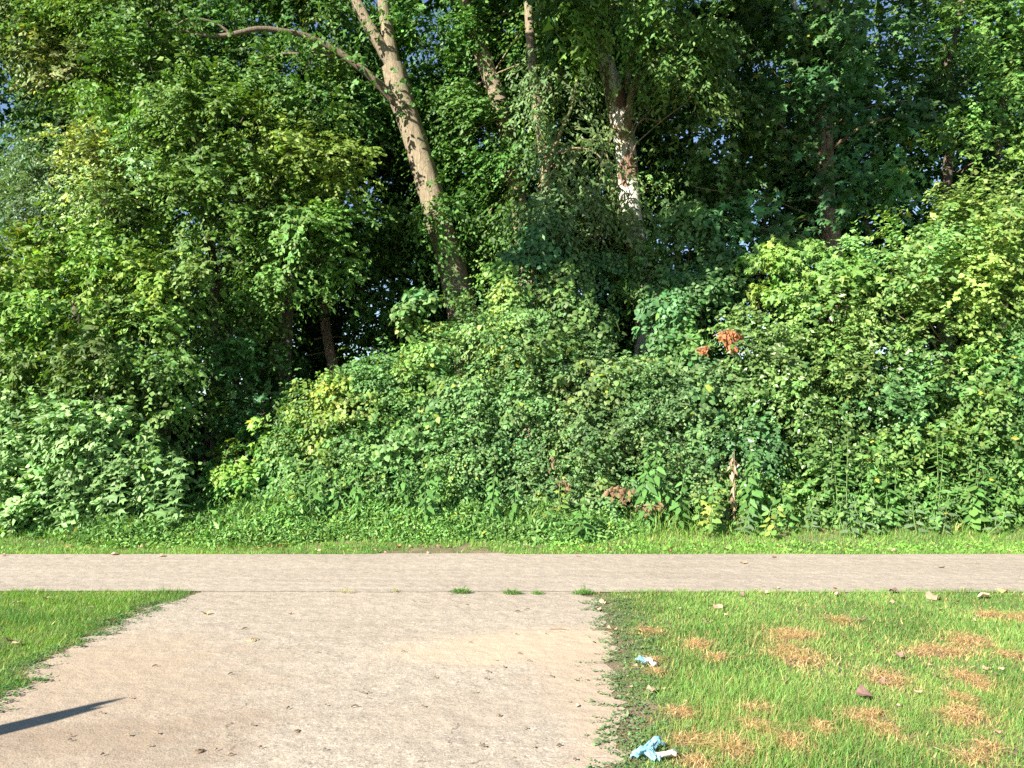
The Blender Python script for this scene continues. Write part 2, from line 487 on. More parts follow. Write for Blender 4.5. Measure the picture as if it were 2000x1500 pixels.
def asphalt_mat(name, c_lo, c_hi, dirt=True, streak=False, edges=None):
    m, nt, b, out = newmat(name)
    L = nt.links.new
    tc = N(nt, "ShaderNodeTexCoord")
    fine = N(nt, "ShaderNodeTexNoise"); fine.inputs["Scale"].default_value = 105; fine.inputs["Detail"].default_value = 3
    vor = N(nt, "ShaderNodeTexVoronoi"); vor.inputs["Scale"].default_value = 62
    big = N(nt, "ShaderNodeTexNoise"); big.inputs["Scale"].default_value = 0.7; big.inputs["Detail"].default_value = 6
    mid = N(nt, "ShaderNodeTexNoise"); mid.inputs["Scale"].default_value = 7; mid.inputs["Detail"].default_value = 6
    for n in (fine, vor, big, mid): L(tc.outputs["Object"], n.inputs["Vector"])
    base = ramp(nt, [(0.3, c_lo), (0.7, c_hi)], big.outputs[0])
    g = ramp(nt, [(0.30, 0.64), (0.5, 1.0), (0.72, 1.18)] if dirt else [(0.28, 0.78), (0.5, 1.0), (0.75, 1.12)], fine.outputs[0])
    gv = N(nt, "ShaderNodeSeparateColor"); L(vor.outputs["Color"], gv.inputs[0])
    g2 = ramp(nt, [(0.0, 0.55), (0.10, 0.92), (0.86, 1.0), (1.0, 1.4)], gv.outputs[0])
    mx = N(nt, "ShaderNodeMix", data_type='RGBA', blend_type='MULTIPLY'); mx.inputs[0].default_value = .85
    L(base.outputs[0], mx.inputs[6]); L(g.outputs[0], mx.inputs[7])
    mx2 = N(nt, "ShaderNodeMix", data_type='RGBA', blend_type='MULTIPLY'); mx2.inputs[0].default_value = .8
    L(mx.outputs[2], mx2.inputs[6]); L(g2.outputs[0], mx2.inputs[7])
    mm = ramp(nt, [(0.35, 0.86), (0.65, 1.08)], mid.outputs[0])
    mx3 = N(nt, "ShaderNodeMix", data_type='RGBA', blend_type='MULTIPLY'); mx3.inputs[0].default_value = .7
    L(mx2.outputs[2], mx3.inputs[6]); L(mm.outputs[0], mx3.inputs[7])
    last = mx3.outputs[2]
    sep = N(nt, "ShaderNodeSeparateXYZ"); L(tc.outputs["Object"], sep.inputs[0])
    if streak:   # long worn lines along the path
        mp = N(nt, "ShaderNodeMapping"); mp.inputs["Scale"].default_value = (0.10, 2.6, 1)
        L(tc.outputs["Object"], mp.inputs[0])
        sn = N(nt, "ShaderNodeTexNoise"); sn.inputs["Scale"].default_value = 2.2; sn.inputs["Detail"].default_value = 5
        L(mp.outputs[0], sn.inputs["Vector"])
        sr = ramp(nt, [(0.35, 0.92), (0.6, 1.03)], sn.outputs[0])
        mxs = N(nt, "ShaderNodeMix", data_type='RGBA', blend_type='MULTIPLY'); mxs.inputs[0].default_value = 1
        L(last, mxs.inputs[6]); L(sr.outputs[0], mxs.inputs[7]); last = mxs.outputs[2]
    if dirt:
        # sandy soil washed over parts of the drive; masks are soft spots with noisy outline
        def spot(cx, cy, rx, ry, ang, colr, amt, lo=.25):
            nonlocal last
            mp = N(nt, "ShaderNodeMapping", vector_type='TEXTURE')
            mp.inputs["Location"].default_value = (cx, cy, 0)
            mp.inputs["Rotation"].default_value = (0, 0, ang)
            mp.inputs["Scale"].default_value = (rx, ry, 100)
            L(tc.outputs["Object"], mp.inputs[0])
            wn_ = N(nt, "ShaderNodeTexNoise"); wn_.inputs["Scale"].default_value = 3.2; wn_.inputs["Detail"].default_value = 7; wn_.inputs["Roughness"].default_value = .65
            L(tc.outputs["Object"], wn_.inputs["Vector"])
            ln = N(nt, "ShaderNodeVectorMath", operation='LENGTH'); L(mp.outputs[0], ln.inputs[0])
            ad = N(nt, "ShaderNodeMath", operation='MULTIPLY_ADD'); L(wn_.outputs[0], ad.inputs[0]); ad.inputs[1].default_value = 1.3
            L(ln.outputs["Value"], ad.inputs[2])
            rr = ramp(nt, [(0.0, 1), (lo + .35, .8), (1.0, 0)], None)
            mr = N(nt, "ShaderNodeMapRange"); mr.inputs[1].default_value = .4; mr.inputs[2].default_value = 1.75
            L(ad.outputs[0], mr.inputs[0]); L(mr.outputs[0], rr.inputs[0])
            ml = N(nt, "ShaderNodeMath", operation='MULTIPLY'); ml.inputs[1].default_value = amt; L(rr.outputs[0], ml.inputs[0])
            dc = N(nt, "ShaderNodeMix", data_type='RGBA', blend_type='MULTIPLY'); dc.inputs[0].default_value = .45
            dc.inputs[6].default_value = (*colr, 1); L(g.outputs[0], dc.inputs[7])
            mxd = N(nt, "ShaderNodeMix", data_type='RGBA'); L(ml.outputs[0], mxd.inputs[0])
            L(last, mxd.inputs[6]); L(dc.outputs[2], mxd.inputs[7]); last = mxd.outputs[2]
        spot(-2.6, 4.7, 1.3, 1.6, .2, (0.34, 0.262, 0.19), .7)
        spot(-2.3, 3.6, 1.2, .9, .1, (0.29, 0.225, 0.165), .28)
        spot(-2.9, 5.7, .8, 1.0, .2, (0.41, 0.32, 0.235), .5)
        spot(.15, 6.0, 1.25, .55, .25, (0.50, 0.395, 0.285), .85)
        spot(.6, 5.1, .55, 1.4, .05, (0.44, 0.34, 0.25), .75)
        spot(.62, 3.9, .4, 1.2, -.1, (0.42, 0.33, 0.25), .7)
        spot(-2.0, 4.25, .9, .28, .35, (0.27, 0.205, 0.15), .45)
        spot(-1.75, 3.9, .5, .3, .5, (0.25, 0.19, 0.14), .4)
        spot(-2.9, 4.0, 1.0, .16, .5, (0.25, 0.19, 0.14), .5)
        spot(-.1, 4.6, .9, .35, .3, (0.38, 0.31, 0.24), .4)
    # cracks
    cv = N(nt, "ShaderNodeTexVoronoi", feature='DISTANCE_TO_EDGE'); cv.inputs["Scale"].default_value = .42
    wv = N(nt, "ShaderNodeTexNoise"); wv.inputs["Scale"].default_value = 4; wv.inputs["Detail"].default_value = 5
    L(tc.outputs["Object"], wv.inputs["Vector"])
    va = N(nt, "ShaderNodeVectorMath", operation='MULTIPLY_ADD'); L(wv.outputs["Color"], va.inputs[0]); va.inputs[1].default_value = (.35, .35, 0); L(tc.outputs["Object"], va.inputs[2])
    L(va.outputs[0], cv.inputs["Vector"])
    cr = ramp(nt, [(0.0, 0.0), (0.0035, 1.0)], cv.outputs[0])
    fade = ramp(nt, [(0.50, 0.0), (0.62, .75)], mid.outputs[0])
    inv = N(nt, "ShaderNodeMath", operation='SUBTRACT'); inv.inputs[0].default_value = 1; L(cr.outputs[0], inv.inputs[1])
    ck = N(nt, "ShaderNodeMath", operation='MULTIPLY'); L(inv.outputs[0], ck.inputs[0]); L(fade.outputs[0], ck.inputs[1])
    mxc = N(nt, "ShaderNodeMix", data_type='RGBA'); L(ck.outputs[0], mxc.inputs[0]); L(last, mxc.inputs[6]); mxc.inputs[7].default_value = (.09, .07, .05, 1)
    L(mxc.outputs[2], b.inputs["Base Color"])
    b.inputs["Roughness"].default_value = .95; b.inputs["Specular IOR Level"].default_value = .2
    bp = N(nt, "ShaderNodeBump"); bp.inputs["Strength"].default_value = .9; bp.inputs["Distance"].default_value = .004
    L(fine.outputs[0], bp.inputs["Height"])
    bp2 = N(nt, "ShaderNodeBump"); bp2.inputs["Strength"].default_value = .5; bp2.inputs["Distance"].default_value = .03
    L(mid.outputs[0], bp2.inputs["Height"]); L(bp.outputs[0], bp2.inputs["Normal"]); L(bp2.outputs[0], b.inputs["Normal"])
    return m


M_SOIL = soil_mat()
M_DRIVE = asphalt_mat("worn_drive_asphalt", (0.375, 0.318, 0.258), (0.43, 0.368, 0.30))
M_PATH = asphalt_mat("path_asphalt", (0.372, 0.316, 0.262), (0.415, 0.355, 0.296), dirt=False, streak=True)

# terrain: one sheet, flat to beyond the path, then gently rolling and dropping to the creek behind the trees
gx = np.concatenate([np.linspace(-600, -30, 12), np.linspace(-25, 25, 60), np.linspace(30, 600, 12)])
gy = np.concatenate([np.linspace(-200, -5, 8), np.linspace(-3, 30, 133), np.linspace(40, 900, 14)])
GX, GY = np.meshgrid(gx, gy)
GZ = zg(GY)
GZ -= np.clip((GY - 19) / 12, 0, 1) ** 1.5 * 2.0
GZ += np.clip((GY - 10.8), 0, 4) * .03 * np.sin(GX * 1.7) * np.clip((40 - GY) / 20, 0, 1)
nxg, nyg = len(gx), len(gy)
Fg = np.array([(j * nxg + i, j * nxg + i + 1, (j + 1) * nxg + i + 1, (j + 1) * nxg + i) for j in range(nyg - 1) for i in range(nxg - 1)])
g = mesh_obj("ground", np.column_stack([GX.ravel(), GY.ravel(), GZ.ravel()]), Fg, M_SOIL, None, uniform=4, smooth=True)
tag(g, "bare brown soil below the lawn and the wood", kind='structure')

# path: slightly uneven long edges
r1 = np.random.default_rng(3)


def wob(n, a, s):
    x = r1.normal(0, 1, n); k = np.ones(s) / s
    return np.convolve(np.pad(x, s, mode='wrap'), k, 'same')[s:-s] * a


PN = ground(1000, 1157)[1]; PF = ground(1000, 1083)[1]
xs = np.linspace(-40, 40, 400)
near = np.column_stack([xs, PN + wob(400, .05, 7) + 0 * xs])
far = np.column_stack([xs, PF + wob(400, .06, 5)])
p = strip(near, far, 3)
path = sheet("path", p, M_PATH, .008); tag(path, "beige asphalt path running straight across the view", kind='structure')

# driveway
lp = [(1, 1380), (60, 1308), (120, 1278), (200, 1235), (290, 1190), (372, 1161)]
rp = [(1230, 1500), (1215, 1440), (1192, 1370), (1196, 1300), (1182, 1230), (1168, 1185), (1150, 1158)]


def poly_from(pts, ys):
    w = np.array([ground(x, y)[:2] for x, y in pts]); w = w[np.argsort(w[:, 1])]
    return np.interp(ys, w[:, 1], w[:, 0])


ysd = np.concatenate([np.linspace(-6, 3.2, 12), np.linspace(3.3, PN + .03, 90)])
DL = poly_from(lp, ysd); DR = poly_from(rp, ysd)
DLw = DL + wob(len(ysd), .07, 3); DRw = DR + wob(len(ysd), .08, 3)
drive = sheet("driveway", strip(np.column_stack([DLw, ysd]), np.column_stack([DRw, ysd]), 4), M_DRIVE, .004)
tag(drive, "worn sandy asphalt drive leading up to the path", kind='structure')


def drive_edges(y):
    return np.interp(y, ysd, DLw), np.interp(y, ysd, DRw)


# little apron of dirt and old asphalt on the far side of the path
ax = np.linspace(ground(735, 1083)[0], ground(990, 1083)[0], 24)
ay = PF - .1 + 0 * ax
ay2 = PF + .60 * np.sin(np.linspace(0, math.pi, 24)) ** .6 + wob(24, .15, 3)
apron = sheet("path_stub", strip(np.column_stack([ax, ay]), np.column_stack([ax, ay2]), 1), M_DRIVE, .004)
tag(apron, "short stub of old asphalt on the far side of the path", kind='structure')

# ------------------------------------------------------------------ grass
def blades(n, X, Y, h, w, col, lean=.35, wind=(0.1, 0.0), z=0.0, two=True):
    """each blade is a bent sliver of two or three triangles"""
    n = len(X)
    az = rng.uniform(0, 2 * math.pi, n)
    dx = np.cos(az); dy = np.sin(az)
    b = rng.normal(0, lean, (n, 2)) + np.array(wind)
    P = np.column_stack([X, Y, np.full(n, z) if np.isscalar(z) else z])
    S = np.column_stack([dx, dy, 0 * dx]) * (w * .5)[:, None]
    mid = P + np.column_stack([b[:, 0] * h * .35, b[:, 1] * h * .35, h * .6])
    tip = P + np.column_stack([b[:, 0] * h, b[:, 1] * h, h * np.clip(1 - .25 * (b ** 2).sum(1), .45, 1)])
    if two:
        V = np.stack([P, mid + S, mid - S, tip], 1); q = 4
        f = np.array([(0, 1, 2), (2, 1, 3)])
    else:
        V = np.stack([P - S, P + S, tip], 1); q = 3
        f = np.array([(0, 1, 2)])
    Fc = (f[None] + (np.arange(n) * q)[:, None, None]).reshape(-1, 3)
    return V.reshape(-1, 3), Fc, np.repeat(col, q, axis=0)


def vnoise(x, y, s, seed=0):
    r = np.random.default_rng(seed); out = 0
    for i in range(7):
        a = r.uniform(0, 6.28); k = s * r.uniform(.5, 1.8); out = out + np.sin((x * math.cos(a) + y * math.sin(a)) * k + r.uniform(0, 6.28))
    return out / 7 * 1.8


# thatch heaps (px, py, rx_px, ry_px) as seen
heaps = [(1544, 1245, 36, 11), (1550, 1283, 32, 20), (1640, 1216, 18, 6), (1890, 1256, 34, 10), (1832, 1276, 60, 9), (1972, 1286, 19, 6),
         (1728, 1330, 30, 14), (1895, 1333, 22, 18), (1870, 1370, 15, 8), (1861, 1408, 18, 13), (1895, 1400, 15, 17), (1473, 1428, 20, 13),
         (1538, 1455, 24, 11), (1725, 1432, 22, 14), (1430, 1468, 28, 17), (1361, 1265, 20, 9), (1602, 1432, 14, 9), (1928, 1469, 18, 8),
         (1905, 1489, 25, 10), (1477, 1391, 20, 5), (1688, 1404, 32, 8), (1398, 1290, 14, 5), (1275, 1298, 9, 5), (1280, 1320, 9, 6),
         (1325, 1400, 24, 7), (1990, 1210, 26, 5), (1930, 1205, 20, 5), (1350, 1455, 30, 10), (1265, 1238, 20, 5), (1360, 1500, 26, 9)]
HW = [(ground(a, b_), c_ * ground(a, b_)[1] / F) for a, b_, c_, d_ in heaps]
HR = []
for (c, rx), (a, b_, c_, d_) in zip(HW, heaps):
    near_ = ground(a, b_ + d_)[1]; far_ = ground(a, b_ - d_)[1]
    HR.append((c[0], c[1], rx, max(.04, (far_ - near_) / 2)))


def lawn_field(x0, x1, y0, y1, dens, inside):
    n = int((x1 - x0) * (y1 - y0) * dens)
    X = rng.uniform(x0, x1, n); Y = rng.uniform(y0, y1, n)
    k = inside(X, Y)
    return X[k], Y[k]


def heap_mask(X, Y):
    m = np.zeros(len(X))
    for hx, hy, rx, ry in HR:
        m = np.maximum(m, np.exp(-(((X - hx) / rx) ** 2 + ((Y - hy) / ry) ** 2) * .8))
    return m * np.clip(.75 + .9 * vnoise(X, Y, 16, 77), .1, 1.3)


def grass_colors(X, Y, dry=0.1, dark=(.095, .20, .04), light=(.205, .355, .085)):
    n = len(X)
    a = np.clip(.5 + .45 * vnoise(X, Y, 2.3, 1) + .3 * vnoise(X, Y, 8, 2) + rng.normal(0, .25, n), 0, 1)[:, None]
    c = np.array(dark) * (1 - a) + np.array(light) * a
    k = rng.random(n) < dry
    c[k] = np.array((.42, .33, .14)) * np.exp(rng.normal(0, .25, (k.sum(), 1)))
    return c * np.exp(rng.normal(0, .15, (n, 1)))


def right_in(X, Y):
    e = drive_edges(Y)[1]
    edge = X - e + .10 * vnoise(X, Y, 9, 5) + .08 * vnoise(X, Y, 30, 9)
    p_ = np.clip(edge / .28, 0, 1)
    return (rng.random(len(X)) < p_) & (Y < PN + .03 + .06 * vnoise(X, 0 * X, 14, 7) + .05 * rng.normal(size=len(X))) & (Y > 1.5)


def left_in(X, Y):
    e = drive_edges(Y)[0]
    edge = e - X + .06 * vnoise(X, Y, 9, 15)
    p_ = np.clip(edge / .15, 0, 1)
    return (rng.random(len(X)) < p_) & (Y < PN + .05 * vnoise(X, 0 * X, 14, 17) + .05 * rng.normal(size=len(X)))


GV = [[], [], []]; GN = 0


def push(V, Fc, C):
    global GN
    GV[0].append(V); GV[1].append(Fc + GN); GV[2].append(C); GN += len(V)


# right lawn, three rings of falling density
for (x0, x1, y0, y1, dens) in ((.3, 3.6, 2.6, 5.2, 8800), (.3, 6.2, 5.2, PN + .1, 5200), (3.6, 7.5, 2.6, 5.2, 1500), (6.2, 12, 5.2, PN + .1, 1100), (.3, 8, 1.5, 2.6, 500)):
    X, Y = lawn_field(x0, x1, y0, y1, dens, right_in)
    hm = heap_mask(X, Y)
    k = rng.random(len(X)) > hm * .8; X, Y, hm = X[k], Y[k], hm[k]
    n = len(X)
    tall = np.clip(.5 + .5 * vnoise(X, Y, 3.0, 21), 0, 1)
    edge = np.clip((X - drive_edges(Y)[1]) / .7, 0, 1)
    short = np.clip((Y - 5.2) / 2, 0, 1)
    h = (.022 + .038 * tall * (1 - .6 * short)) * (.45 + .55 * edge) * np.exp(rng.normal(0, .28, n))
    long_ = (rng.random(n) < .015 * (1 - short)); h[long_] *= 2.2
    w = .0042 * np.exp(rng.normal(0, .25, n)) * (1.0 if dens > 6000 else 1.5 if dens > 3000 else 2.4)
    C = grass_colors(X, Y, .10 + .1 * (1 - edge.mean()))
    C = C * (.85 + .15 * edge)[:, None]
    ym = np.zeros(n)
    for hx, hy, rx, ry in HR: ym = np.maximum(ym, np.exp(-(((X - hx) / (rx * 2.4)) ** 2 + ((Y - hy) / (ry * 2.4)) ** 2)))
    k3 = rng.random(n) < ym * .45; C[k3] = np.array((.33, .34, .12)) * np.exp(rng.normal(0, .2, (k3.sum(), 1)))
    k2 = rng.random(n) < hm * 1.2; C[k2] = np.array((.55, .38, .20)) * np.exp(rng.normal(0, .25, (k2.sum(), 1)))
    push(*blades(n, X, Y, h, w * 1.25, C, lean=.5, wind=(.25, .12), two=False))
# left lawn
for (x0, x1, y0, y1, dens) in ((-6.5, -2.6, 4.0, PN + .1, 6500), (-10, -6.5, 4.5, PN + .1, 1000), (-7, -2.5, 2, 4.0, 700)):
    X, Y = lawn_field(x0, x1, y0, y1, dens, left_in)
    n = len(X)
    h = .042 * np.exp(rng.normal(0, .3, n)) * (.75 + .4 * vnoise(X, Y, 4, 33) ** 2)
    w = .0055 * np.exp(rng.normal(0, .25, n)) * (1 if dens > 3000 else 2.2)
    push(*blades(n, X, Y, h, w, grass_colors(X, Y, .05, (.08, .19, .04), (.19, .34, .06)), lean=.45, wind=(.2, .05), two=False))
o = mesh_obj("lawn_grass", np.concatenate(GV[0]), np.concatenate(GV[1]), M_GRASS, None, np.concatenate(GV[2]))
tag(o, "short mown grass on both sides of the drive", kind='stuff')

# verge beyond the path
GV = [[], [], []]; GN = 0
for (x0, x1, dens) in ((-8.5, 8.5, 2500), (-16, -8.5, 700), (8.5, 16, 700)):
    n = int((x1 - x0) * 2.1 * dens)
    X = rng.uniform(x0, x1, n); Y = PF - .03 + rng.random(n) ** 1.25 * 2.5
    stub = (X > ax[0]) & (X < ax[-1]) & (Y < PF + .42 * np.sin(np.clip((X - ax[0]) / (ax[-1] - ax[0]), 0, 1) * math.pi) ** .6 * (0.8 + .5 * vnoise(X, Y, 12, 4)))
    k = ~(stub & (rng.random(n) < .95)); X, Y = X[k], Y[k]; n = len(X)
    rise = np.clip((Y - PF - .6) / 1.6, 0, 1)
    h = (.045 + .09 * rise) * np.exp(rng.normal(0, .35, n))
    w = .008 * np.exp(rng.normal(0, .25, n)) * (1 if dens > 2000 else 2)
    C = grass_colors(X, Y, .05, (.11, .25, .05), (.22, .40, .08))
    dryz = np.exp(-((X - 3.6) / 2.6) ** 2) * rise + np.exp(-((X - 5.5) / 1.3) ** 2) * rise * .7
    k2 = rng.random(n) < dryz * .45; C[k2] = np.array((.33, .27, .13)) * np.exp(rng.normal(0, .25, (k2.sum(), 1)))
    push(*blades(n, X, Y, h, w * 1.2, C, lean=.4, wind=(.15, 0), z=zg(Y), two=False))
for (x0, x1, nn, hh) in ((-7, 3.2, 9000, .26), (3.2, 9.5, 5000, .17)):
    X = rng.uniform(x0, x1, nn); Y = PF + .75 + rng.random(nn) * 2.0
    k = vnoise(X, Y, 3.5, 51) + rng.normal(0, .35, nn) > .1; X, Y = X[k], Y[k]; n = len(X)
    C = grass_colors(X, Y, .10, (.11, .23, .05), (.22, .38, .08))
    push(*blades(n, X, Y, hh * np.exp(rng.normal(0, .4, n)) * np.clip((Y - PF - .5) / .6, .3, 1), np.full(n, .013), C, lean=.45, z=zg(Y), two=True))
o = mesh_obj("verge_grass", np.concatenate(GV[0]), np.concatenate(GV[1]), M_GRASS, None, np.concatenate(GV[2]))
tag(o, "bright green grass verge along the far edge of the path", kind='stuff')

# low weed mat in front of the vine mounds
L = Leaves()


def weed_mat(L, x0, x1, y0, y1, dens, hfun, size, base, tpl='KITE', yel=.02, var=.22):
    n = int((x1 - x0) * (y1 - y0) * dens)
    X = rng.uniform(x0, x1, n); Y = rng.uniform(y0, y1, n)
    H = hfun(X, Y); k = (H > .03) & ~((X > ax[0] + .1) & (X < ax[-1] - .1) & (Y < PF + .5)); X, Y, H = X[k], Y[k], H[k]; n = len(X)
    Z = H * (.55 + .45 * rng.random(n)) * (1 + .3 * vnoise(X, Y, 6, 3))
    D = rng.normal(size=(n, 3)) * .7 + np.array([0, -.35, -.05]); Nl = UP * .9 + SUNF * .5 + rng.normal(size=(n, 3)) * .45
    C = colors(n, base, var, .12, yel) * np.exp(vnoise(X, Y, 3, 8) * .2)[:, None]
    L.add(tpl, np.column_stack([X, Y, np.clip(Z, .02, 9) + zg(Y)]), D, Nl, size * np.exp(rng.normal(0, .25, n)), C)


def h_mat(X, Y):
    a = np.clip((Y - (PF + .5 + .25 * vnoise(X, 0 * X, 2, 5) + np.interp(X, [-9, 1, 2.2, 9], [0, 0, .7, .8]))) / 1.0, 0, 1)
    prof = np.interp(X, [-9, -6.8, -5, -4, -3, 1, 1.8, 3, 9], [0.05, .1, .3, .34, .34, .32, .22, .16, .16])
    return prof * a ** .6 * np.clip(1 + .35 * vnoise(X, Y, 2.6, 12) + .2 * vnoise(X, Y, 7, 13), .3, 1.7)


weed_mat(L, -7.0, 3.0, PF + .3, 13.2, 1900, h_mat, .05, (.13, .245, .065))
weed_mat(L, -7.0, 2.4, PF + .5, 13.2, 900, lambda X, Y: h_mat(X, Y) * np.clip(1.15 + .6 * vnoise(X, Y, 3.5, 71), .5, 1.9), .085, (.11, .215, .06), 'SLIM')
weed_mat(L, -16.0, -7.0, PF + .6, 13.0, 300, h_mat, .08, (.075, .17, .04))
weed_mat(L, 2.0, 10.0, PF + .5, 13.0, 900, h_mat, .06, (.10, .19, .055), yel=.05)
weed_mat(L, 9, 16.0, PF + .6, 13.0, 250, h_mat, .08, (.09, .18, .05))
# clover-like rosettes at the asphalt edge
weed_mat(L, .5, 9.5, PF + .0, PF + .5, 320, lambda X, Y: .07 + 0 * X, .045, (.14, .30, .05), 'KITE')
weed_mat(L, -8, .5, PF + .1, PF + .6, 120, lambda X, Y: .07 + 0 * X, .04, (.11, .26, .05), 'KITE')
o = L.build("ground_weeds", M_LEAF, None)
tag(o, "low leafy green weeds carpeting the ground before the vine mounds", kind='stuff')

# ------------------------------------------------------------------ trees
G_FRONT = (.060, .135, .026)
G_YEL = (.125, .195, .030)
G_PALE = (.30, .31, .12)
G_GREY = (.105, .165, .085)
G_DARK = (.035, .085, .022)
G_VINE = (.075, .165, .050)
G_RAG = (.085, .20, .075)


def tree(name, label, base_pt, parts, crown, cat='tree', group=None, mat=M_LEAF, crown_name='crown'):
    """parts: list of (name, pts, radii, material, seg, label); crown: function(L)"""
    reseed(label)
    root = empty(name, base_pt); tag(root, label, cat, group)
    for i, (nm, pts, rad, m, seg, lb) in enumerate(parts):
        q = add_tube(nm, pts, rad, m, root, seg=seg, seed=i, rough=.05)
        if lb: q['label'] = lb
    if crown:
        L = Leaves(); LASTB.clear(); crown(L)
        c = L.build(crown_name, mat, root); c['kind'] = 'stuff'
        if 'forking' not in label: branches(root, parts[0][1][1], parts[0][1][-1], M_BARK_DARK if parts[0][3] is M_BARK_DARK else M_TWIG)
    return root


LASTB = []


def branches(root, a, b, mat=None, seed=0):
    """thin limbs running out to each lobe of the crown"""
    for i, (c, r) in enumerate(LASTB):
        t = rng.uniform(.35, .95); p0 = np.array(a) * (1 - t) + np.array(b) * t; p0[2] = max(.1, min(p0[2], c[2] - .1))
        m = (p0 + c) * .5 + np.array([0, 0, .25]) + rng.normal(0, .2, 3)
        e = c + nrm(c - p0) * min(r) * .6 + rng.normal(0, .1, 3)
        add_tube("branch", [p0, m, c, e], [.018, .013, .009, .003], mat or M_TWIG, root, seg=5, seed=i + seed, sub=2)


def multi(L, blobs, **kw):
    for b in blobs:
        e = dict(kw)
        if len(b) > 6: e.update(b[6])
        c, r = blob(*b[:6]); LASTB.append((c, r))
        hv = math.exp(rng.normal(0, .10)); hr = math.exp(rng.normal(0, .09)); bb = e.get('base', G_FRONT); e['base'] = (bb[0] * hv * hr, bb[1] * hv, bb[2] * hv / hr)
        sprays(L, c, r, **e)


def gr(p): return (p[0], p[1], 0.0)


# --- the big leaning maple
tp, tr_ = pixpath([(918, 700, 60), (905, 620, 56), (884, 530, 52), (862, 450, 48), (832, 345, 46), (805, 255, 44), (783, 190, 46), (768, 130, 44)], 16.0)
foot = np.array([tp[0][0] + .12, 16.0, -.1]); tp = [foot] + tp; tr_ = [.42] + tr_
st1, sr1 = pixpath([(768, 135, 32), (757, 60, 27), (749, -10, 25), (742, -140, 22), (760, -420, 14)], [16, 16, 15.9, 15.5, 14.5])
st2, sr2 = pixpath([(770, 134, 28), (738, 80, 24), (704, 20, 22), (680, -40, 21), (600, -260, 12)], [16, 15.9, 15.8, 15.7, 15])
lb, lr = pixpath([(790, 220, 24), (760, 185, 23), (722, 148, 20), (670, 108, 17), (610, 75, 15), (560, 62, 12), (505, 56, 12), (450, 68, 12), (405, 70, 8), (350, 58, 4)], [16, 15.8, 15.6, 15.4, 15.2, 15, 14.8, 14.6, 14.4, 14.2])
lb2, lr2 = pixpath([(450, 66, 6), (420, 45, 5), (370, 36, 4), (335, 60, 3), (322, 85, 2)], [14.6, 14.5, 14.3, 14.2, 14.1])
lb3, lr3 = pixpath([(660, 105, 8), (610, 108, 7), (560, 104, 6), (520, 112, 4)], [15.4, 15.5, 15.5, 15.5])
ov, orr = [np.array(st1[3]), np.array([-1.6, 13.6, 13.6]), np.array([.6, 11.4, 13.6]), np.array([2.5, 10, 13.6])], [.11, .10, .08, .05]


def crown_maple(L):
    kw = dict(tpl='KITE', size=.115, base=(.058, .130, .028), lai=2.2, droop=.6, tw=.6, k=8)
    # overhead part out of the frame that shades the middle and right of the wood
    for x in np.arange(-10, 10.1, 2.0):  # unseen row of lobes, added to darken the trees behind
        sprays(L, np.array([x + rng.normal(0, .3), 17.4 + rng.normal(0, .3), 13.2 + rng.normal(0, .5)]), np.array([1.7, 1.1, 1.5]), tpl='KITE', size=.34, base=(.05, .11, .03), lai=1.5, tw=.6, k=8, front=0)
    for qi, (c, r) in enumerate((((-3.4, 9.4, 9.25), (1.4, 1.1, .8)), ((-2.4, 8.5, 8.95), (1.3, 1.0, .8)), ((-.6, 9.0, 9.1), (1.5, 1.0, .8)), ((1.6, 10.0, 9.75), (1.8, 1.3, 1.0)), ((3.6, 11.2, 10.2), (1.8, 1.3, 1.0)), ((-.6, 9.6, 10.6), (2.6, 1.7, 1.6)), ((1.6, 10.4, 11.6), (3, 2.2, 2.0)), ((4.4, 12.2, 12.0), (2.6, 2.6, 2.0)), ((-1.6, 8.6, 9.8), (1.7, 1.3, 1.2)),
                 ((2.4, 12.6, 12.6), (3.2, 2.5, 2.4)), ((-1.0, 12.6, 13.5), (3, 2.4, 2.2)), ((.6, 14.6, 13.2), (3.4, 2, 2.6)), ((4.5, 14.2, 13.4), (2.8, 2, 2.6)))):
        sprays(L, np.array(c), np.array(r), tpl='KITE', size=.2 if qi < 5 else .28, base=(.05, .11, .03), lai=2.0 if qi < 5 else .85, tw=.35 if qi < 5 else .6, k=8, front=0)
    multi(L, [(620, 10, 16.4, 60, 40, .6, dict(base=(.10, .16, .04))), (480, 0, 16.2, 70, 30, .6), (420, 150, 15.2, 60, 40, .6), (330, 0, 15, 50, 40, .5, dict(base=(.05, .11, .03))),
          (860, 60, 17.2, 120, 70, 1.2), (640, 20, 16.8, 120, 60, 1.2), (560, 150, 16.8, 120, 60, 1), (680, 240, 17, 90, 70, 1), (930, 280, 17.2, 120, 90, 1.3),
           (1000, 100, 17.4, 110, 90, 1.2), (860, 190, 17.2, 70, 60, 1.), (930, 420, 17.4, 70, 60, 1),
           (790, 175, 15.6, 24, 12, .2, dict(size=.09, tw=.3)), (705, 120, 14.9, 20, 12, .2, dict(tw=.3)), (600, 62, 14.6, 22, 10, .2, dict(tw=.3)), (530, 72, 14.4, 20, 10, .2, dict(tw=.3)), (640, 60, 14.8, 20, 10, .2, dict(tw=.3)), (425, 40, 14.2, 24, 10, .2, dict(tw=.3)), (770, 30, 15.5, 16, 16, .2, dict(tw=.3)), (850, 395, 15.3, 50, 34, .4, dict(size=.108)), (835, 480, 15.2, 22, 28, .3, dict(size=.108)), (910, 345, 16.4, 40, 36, .4)], **kw)


